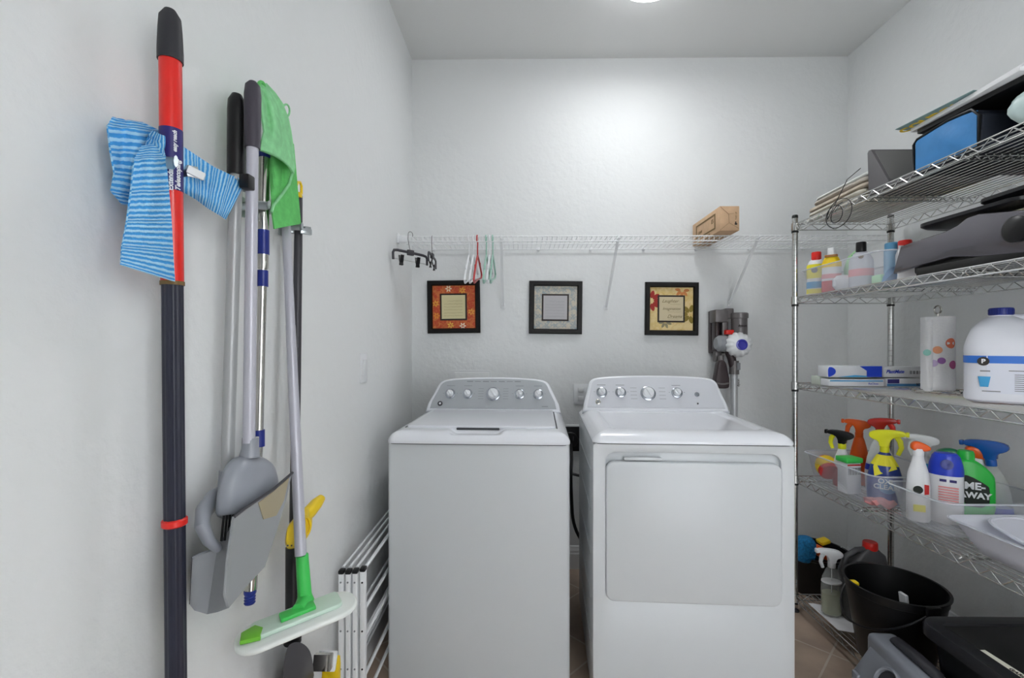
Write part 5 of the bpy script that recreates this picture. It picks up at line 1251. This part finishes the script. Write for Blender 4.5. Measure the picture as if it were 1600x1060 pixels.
# green cloth
t = thing('green_cloth', 'green microfibre cloth draped over the pole tops', 'cloth', P2(445, 360, -.585))
m = MB()
cloth_strip(m, [((400, 133), (416, 131), -.585), ((404, 142), (430, 146), -.568), ((406, 160), (441, 162), -.560), ((409, 185), (450, 185), -.556), ((412, 205), (454, 205), -.553), ((408, 222), (457, 225), -.550), ((406, 234), (459, 246), -.548), ((430, 243), (460, 262), -.548), ((452, 258), (458, 272), -.550)], 26, 44, .004, .004, .2, 1, 2)
m.build('outer_fold', M['greencloth'], t)
m = MB()
cloth_strip(m, [((418, 200), (458, 225), -.580), ((421, 245), (461, 258), -.578), ((423, 290), (464, 290), -.572), ((424, 325), (467, 325), -.568), ((428, 358), (469, 350), -.570)], 26, 34, .005, .004, .2, 5, 2)
m.build('inner_fold', mat('green_microfibre_shade', (112, 204, 116), .95, spec=.1, noise=.12, nscale=60, bump=.6, bscale=500, bdist=.002), t)  # shaded copy of the cloth green, inner fold darkened in its colour
m = MB(); m.tube([P2(u, v, -.549) for u, v in [(407, 234), (430, 243), (450, 256), (457, 270), (452, 288), (440, 305), (427, 322), (424, 332)]], .0032, 8); m.build('hem', M['greencloth'], t)
m = MB(); m.tube([P2(447+5.5*math.cos(a_*PI/8), 173+10*math.sin(a_*PI/8), -.560) for a_ in range(16)], .0022, 8, closed=True); m.build('hanging_loop', M['greencloth'], t)
m = MB(); m.tube([P2(408+5*math.cos(a_*PI/8), 136+8*math.sin(a_*PI/8), -.572) for a_ in range(16)], .0035, 8, closed=True); m.build('top_roll', bpy.data.materials['green_microfibre_shade'], t)
# squeegee style flat mop
t = thing('flat_mop', 'flat mop with grey pole, bright green joint and white pad', 'mop', P2(465, 985, -.50))
A_, B_ = P2(447, 350, -.600), P2(470, 868, -.505)
MB().tube([A_, A_.lerp(B_, .33)], .0105, 16).build('upper_pole', M['lav'], t)
MB().tube([A_.lerp(B_, .33), B_], [.0112, .0125], 18).build('lower_pole', M['lav'], t)
MB().tube([B_, P2(472, 868, -.504), P2(476, 930, -.495), P2(477, 944, -.49)], [.0125, .0135, .0150, .021], 18).build('green_socket', M['green'], t)
zh = P2(462, 965, -.49).z
cL, cR = atZ(374, 1003, zh-.012), atZ(548, 934, zh+.008); cen = (cL+cR)/2; dd = (cR-cL); Lh = dd.length; ux = dd.normalized(); uy = Vector((0, 0, 1)).cross(ux).normalized()
Bh = frame(cen, ux, uy)
MB().prism(rr(Lh+.02, .105, .045, 6), .012, Bh @ Matrix.Translation((0, .0, -.012)), .005, 3).build('white_pad', mat('mop_pad_white', (236, 240, 236), .8), t)
MB().prism(rr(Lh*.80, .062, .012, 4), .010, Bh @ Matrix.Translation((0, .006, .0)), .003, 2).build('clear_plate', mat('pale_green_plate', (206, 228, 212), .3), t)
MB().prism([(-Lh*.50, -.018), (-Lh*.34, -.030), (-Lh*.30, .0), (-Lh*.36, .022), (-Lh*.48, .012)], .010, Bh @ Matrix.Translation((0, 0, .001)), .003, 2).build('green_tip', mat('lime_tip', (120, 196, 60), .4), t)
MB().box((0, .004, .013), (.07, .03, .010), .003, Bh).build('green_bridge', M['green'], t)
jt = Bh @ Vector((0.0, .004, .014))
MB().tube([jt, jt.lerp(P2(477, 944, -.49), .6), P2(477, 940, -.492)], [.014, .017, .019], 14).build('swivel', M['green'], t)
# black pole with yellow hanger
t = thing('black_broom', 'black pole broom with yellow hanging end and yellow hand brush clipped on', 'broom', P2(462, 1058, -.55))
A_ = P2(467.5, 306, -.605)
MB().tube([A_, P2(466, 380, -.603), P2(463, 600, -.598), P2(459, 840, -.590), P2(457.5, 865, -.589)], [.0085, .0105, .0112, .0115, .0118], 16).build('pole', M['dark'], t)
MB().tube([P2(457.5, 855, -.589), P2(457, 1000, -.585)], .0175, 18).build('lower_sleeve', M['satin'], t)
MB().tube([P2(457, 998, -.585), P2(457, 1004, -.585)], .021, 18).build('sleeve_ring', M['black'], t)
m = MB(); ul = [(463, 303), (472, 303), (473, 290), (470, 283), (464, 283), (462, 290)]
m.tube([P2(u, v, -.600) for u, v in [(464, 303), (463, 291), (465, 285), (469, 285), (471, 291), (471, 303)]], .0035, 8); m.box(tuple(P2(467.5, 305, -.602)), (.012, .016, .014), .003); m.build('hanging_loop', M['yellow'], t)
c = P2(464, 357, -.600); clip('spring_clip', 'metal spring clip gripping the black pole, farthest on the wall', c)
t_ = last_thing(); q = P2(478, 362, -.58); MB().box((q.x, q.y, q.z), (.03, .008, .016), .002, R=Matrix.Rotation(.8, 4, 'Z')).build('lever', M['zinc'], t_)
MB().rings([[P2(u, v, x) for u, v in chaikin([(446, 1012), (462, 1002), (478, 1008), (488, 1024), (492, 1075), (440, 1075)], 2)] for x in (-.610, -.540)]).build('broom_head', M['dark'], t)
c1, c2 = P2(458, 1090, -.6), P2(460, 1250, -.575)
m = MB()
for k in range(14):
    for x in (-.60, -.58, -.555): m.tube([P2(444+3.4*k, 1072, x), P2(438+4.2*k, 1180, x)], .0022, 5)
m.build('bristles', M['black'], t)
# yellow hand brush
t = thing('hand_brush', 'yellow plastic hand brush clipped around the black pole', 'brush', P2(462, 860, -.56))
m = MB(); pts = chaikin([(446, 838), (449, 822), (458, 812), (466, 800), (478, 792), (488, 800), (488, 825), (480, 842), (466, 855), (450, 860), (445, 850)], 2)
m.rings([[P2(464+(u-464)*k, 828+(v-828)*k, x) for u, v in pts] for x, k in ((-.575, .9), (-.568, 1), (-.550, 1), (-.542, .9), (-.540, .7))]); m.build('body', M['yellow'], t)
m = MB(); m.tube([P2(470, 812, -.558), P2(484, 800, -.555), P2(494, 788, -.552), P2(502, 779, -.55)], [.017, .017, .016, .011], 14); m.build('handle', M['yellow'], t)
m = MB(); m.tube([P2(478+7*math.cos(a_*PI/8), 822+14*math.sin(a_*PI/8), -.537) for a_ in range(16)], .003, 8, closed=True); m.build('embossed_loop', M['yellow'], t)
m = MB()
for k in range(4): m.lathe([(.002, 0), (.002, .002)], 8, frame(P2(449+6*k, 853, -.538), (0, 1, 0), (0, 0, 1)))
m.build('holes', M['dark'], t)
# little brush set at the foot
t = thing('dust_brush', 'small yellow and steel brush low beside the black broom head', 'brush', P2(500, 1055, -.57))
MB().prism([(0, 0), (.018, .0), (.024, .035), (.010, .038)], .05, frame(P2(487, 1050, -.56), (0, 1, 0), (0, 0, 1)), .003).build('steel_edge', M['steel'], t)
MB().prism([(0, 0), (.008, .0), (.026, .04), (.018, .044)], .05, frame(P2(494, 1050, -.555), (0, 1, 0), (0, 0, 1)), .002).build('white_edge', M['white'], t)
MB().prism(chaikin([(0, -.06), (.034, -.06), (.036, .018), (.018, .03)], 1), .045, frame(P2(500, 1048, -.56), (0, 1, 0), (0, 0, 1)), .004).build('body', M['yellow'], t)

# ------------------------------------------------------------------ folded drying rack
t = thing('drying_rack', 'white folded drying rack between the left wall and the washer', 'drying rack', (-.555, 1.9, 0))
YN, YE = 1.50, 2.30
def top_z(v): return 1.28-(v-540)/711*YN
xs = [-.597, -.574, -.551, -.526]
for i, (x, v) in enumerate(zip(xs, (893, 893, 892, 889))):
    for yy in (YN, YE):
        lean = 0 if yy == YE else 0
        m = MB(); z_ = top_z(v)
        m.box2((x-.0085, yy-.011, .01), (x+.0085, yy+.011, z_-.006), .003)
        if i == 3: pass
        pst = m.build('post', M['white'], t)
        MB().box2((x-.0095, yy-.0125, z_-.01), (x+.0095, yy+.0125, z_+.003), .004).build('end_cap', M['black'], pst)
        if yy == YN:
            m = MB()
            for zr in (.50, .34, .215, .10):
                m.lathe([(.003, 0), (.003, .0015), (0, .002)], 10, FRONT((x, yy-.011, zr)))
            m.build('rivets', M['inkgrey'] if i < 3 else M['black'], pst)
for i, x in enumerate(xs):
    zs = (.535, .40, .31, .18, .09) if i == 3 else ((.54, .36, .20) if i % 2 else (.54, .28, .13))
    for z in zs:
        m = MB(); m.tube([(x, YN+.01, z), (x, YE, z)], .0062 if i == 3 else .0045, 10); m.build('rail', M['white'], t)
t.rotation_euler = (0, 0, 0)
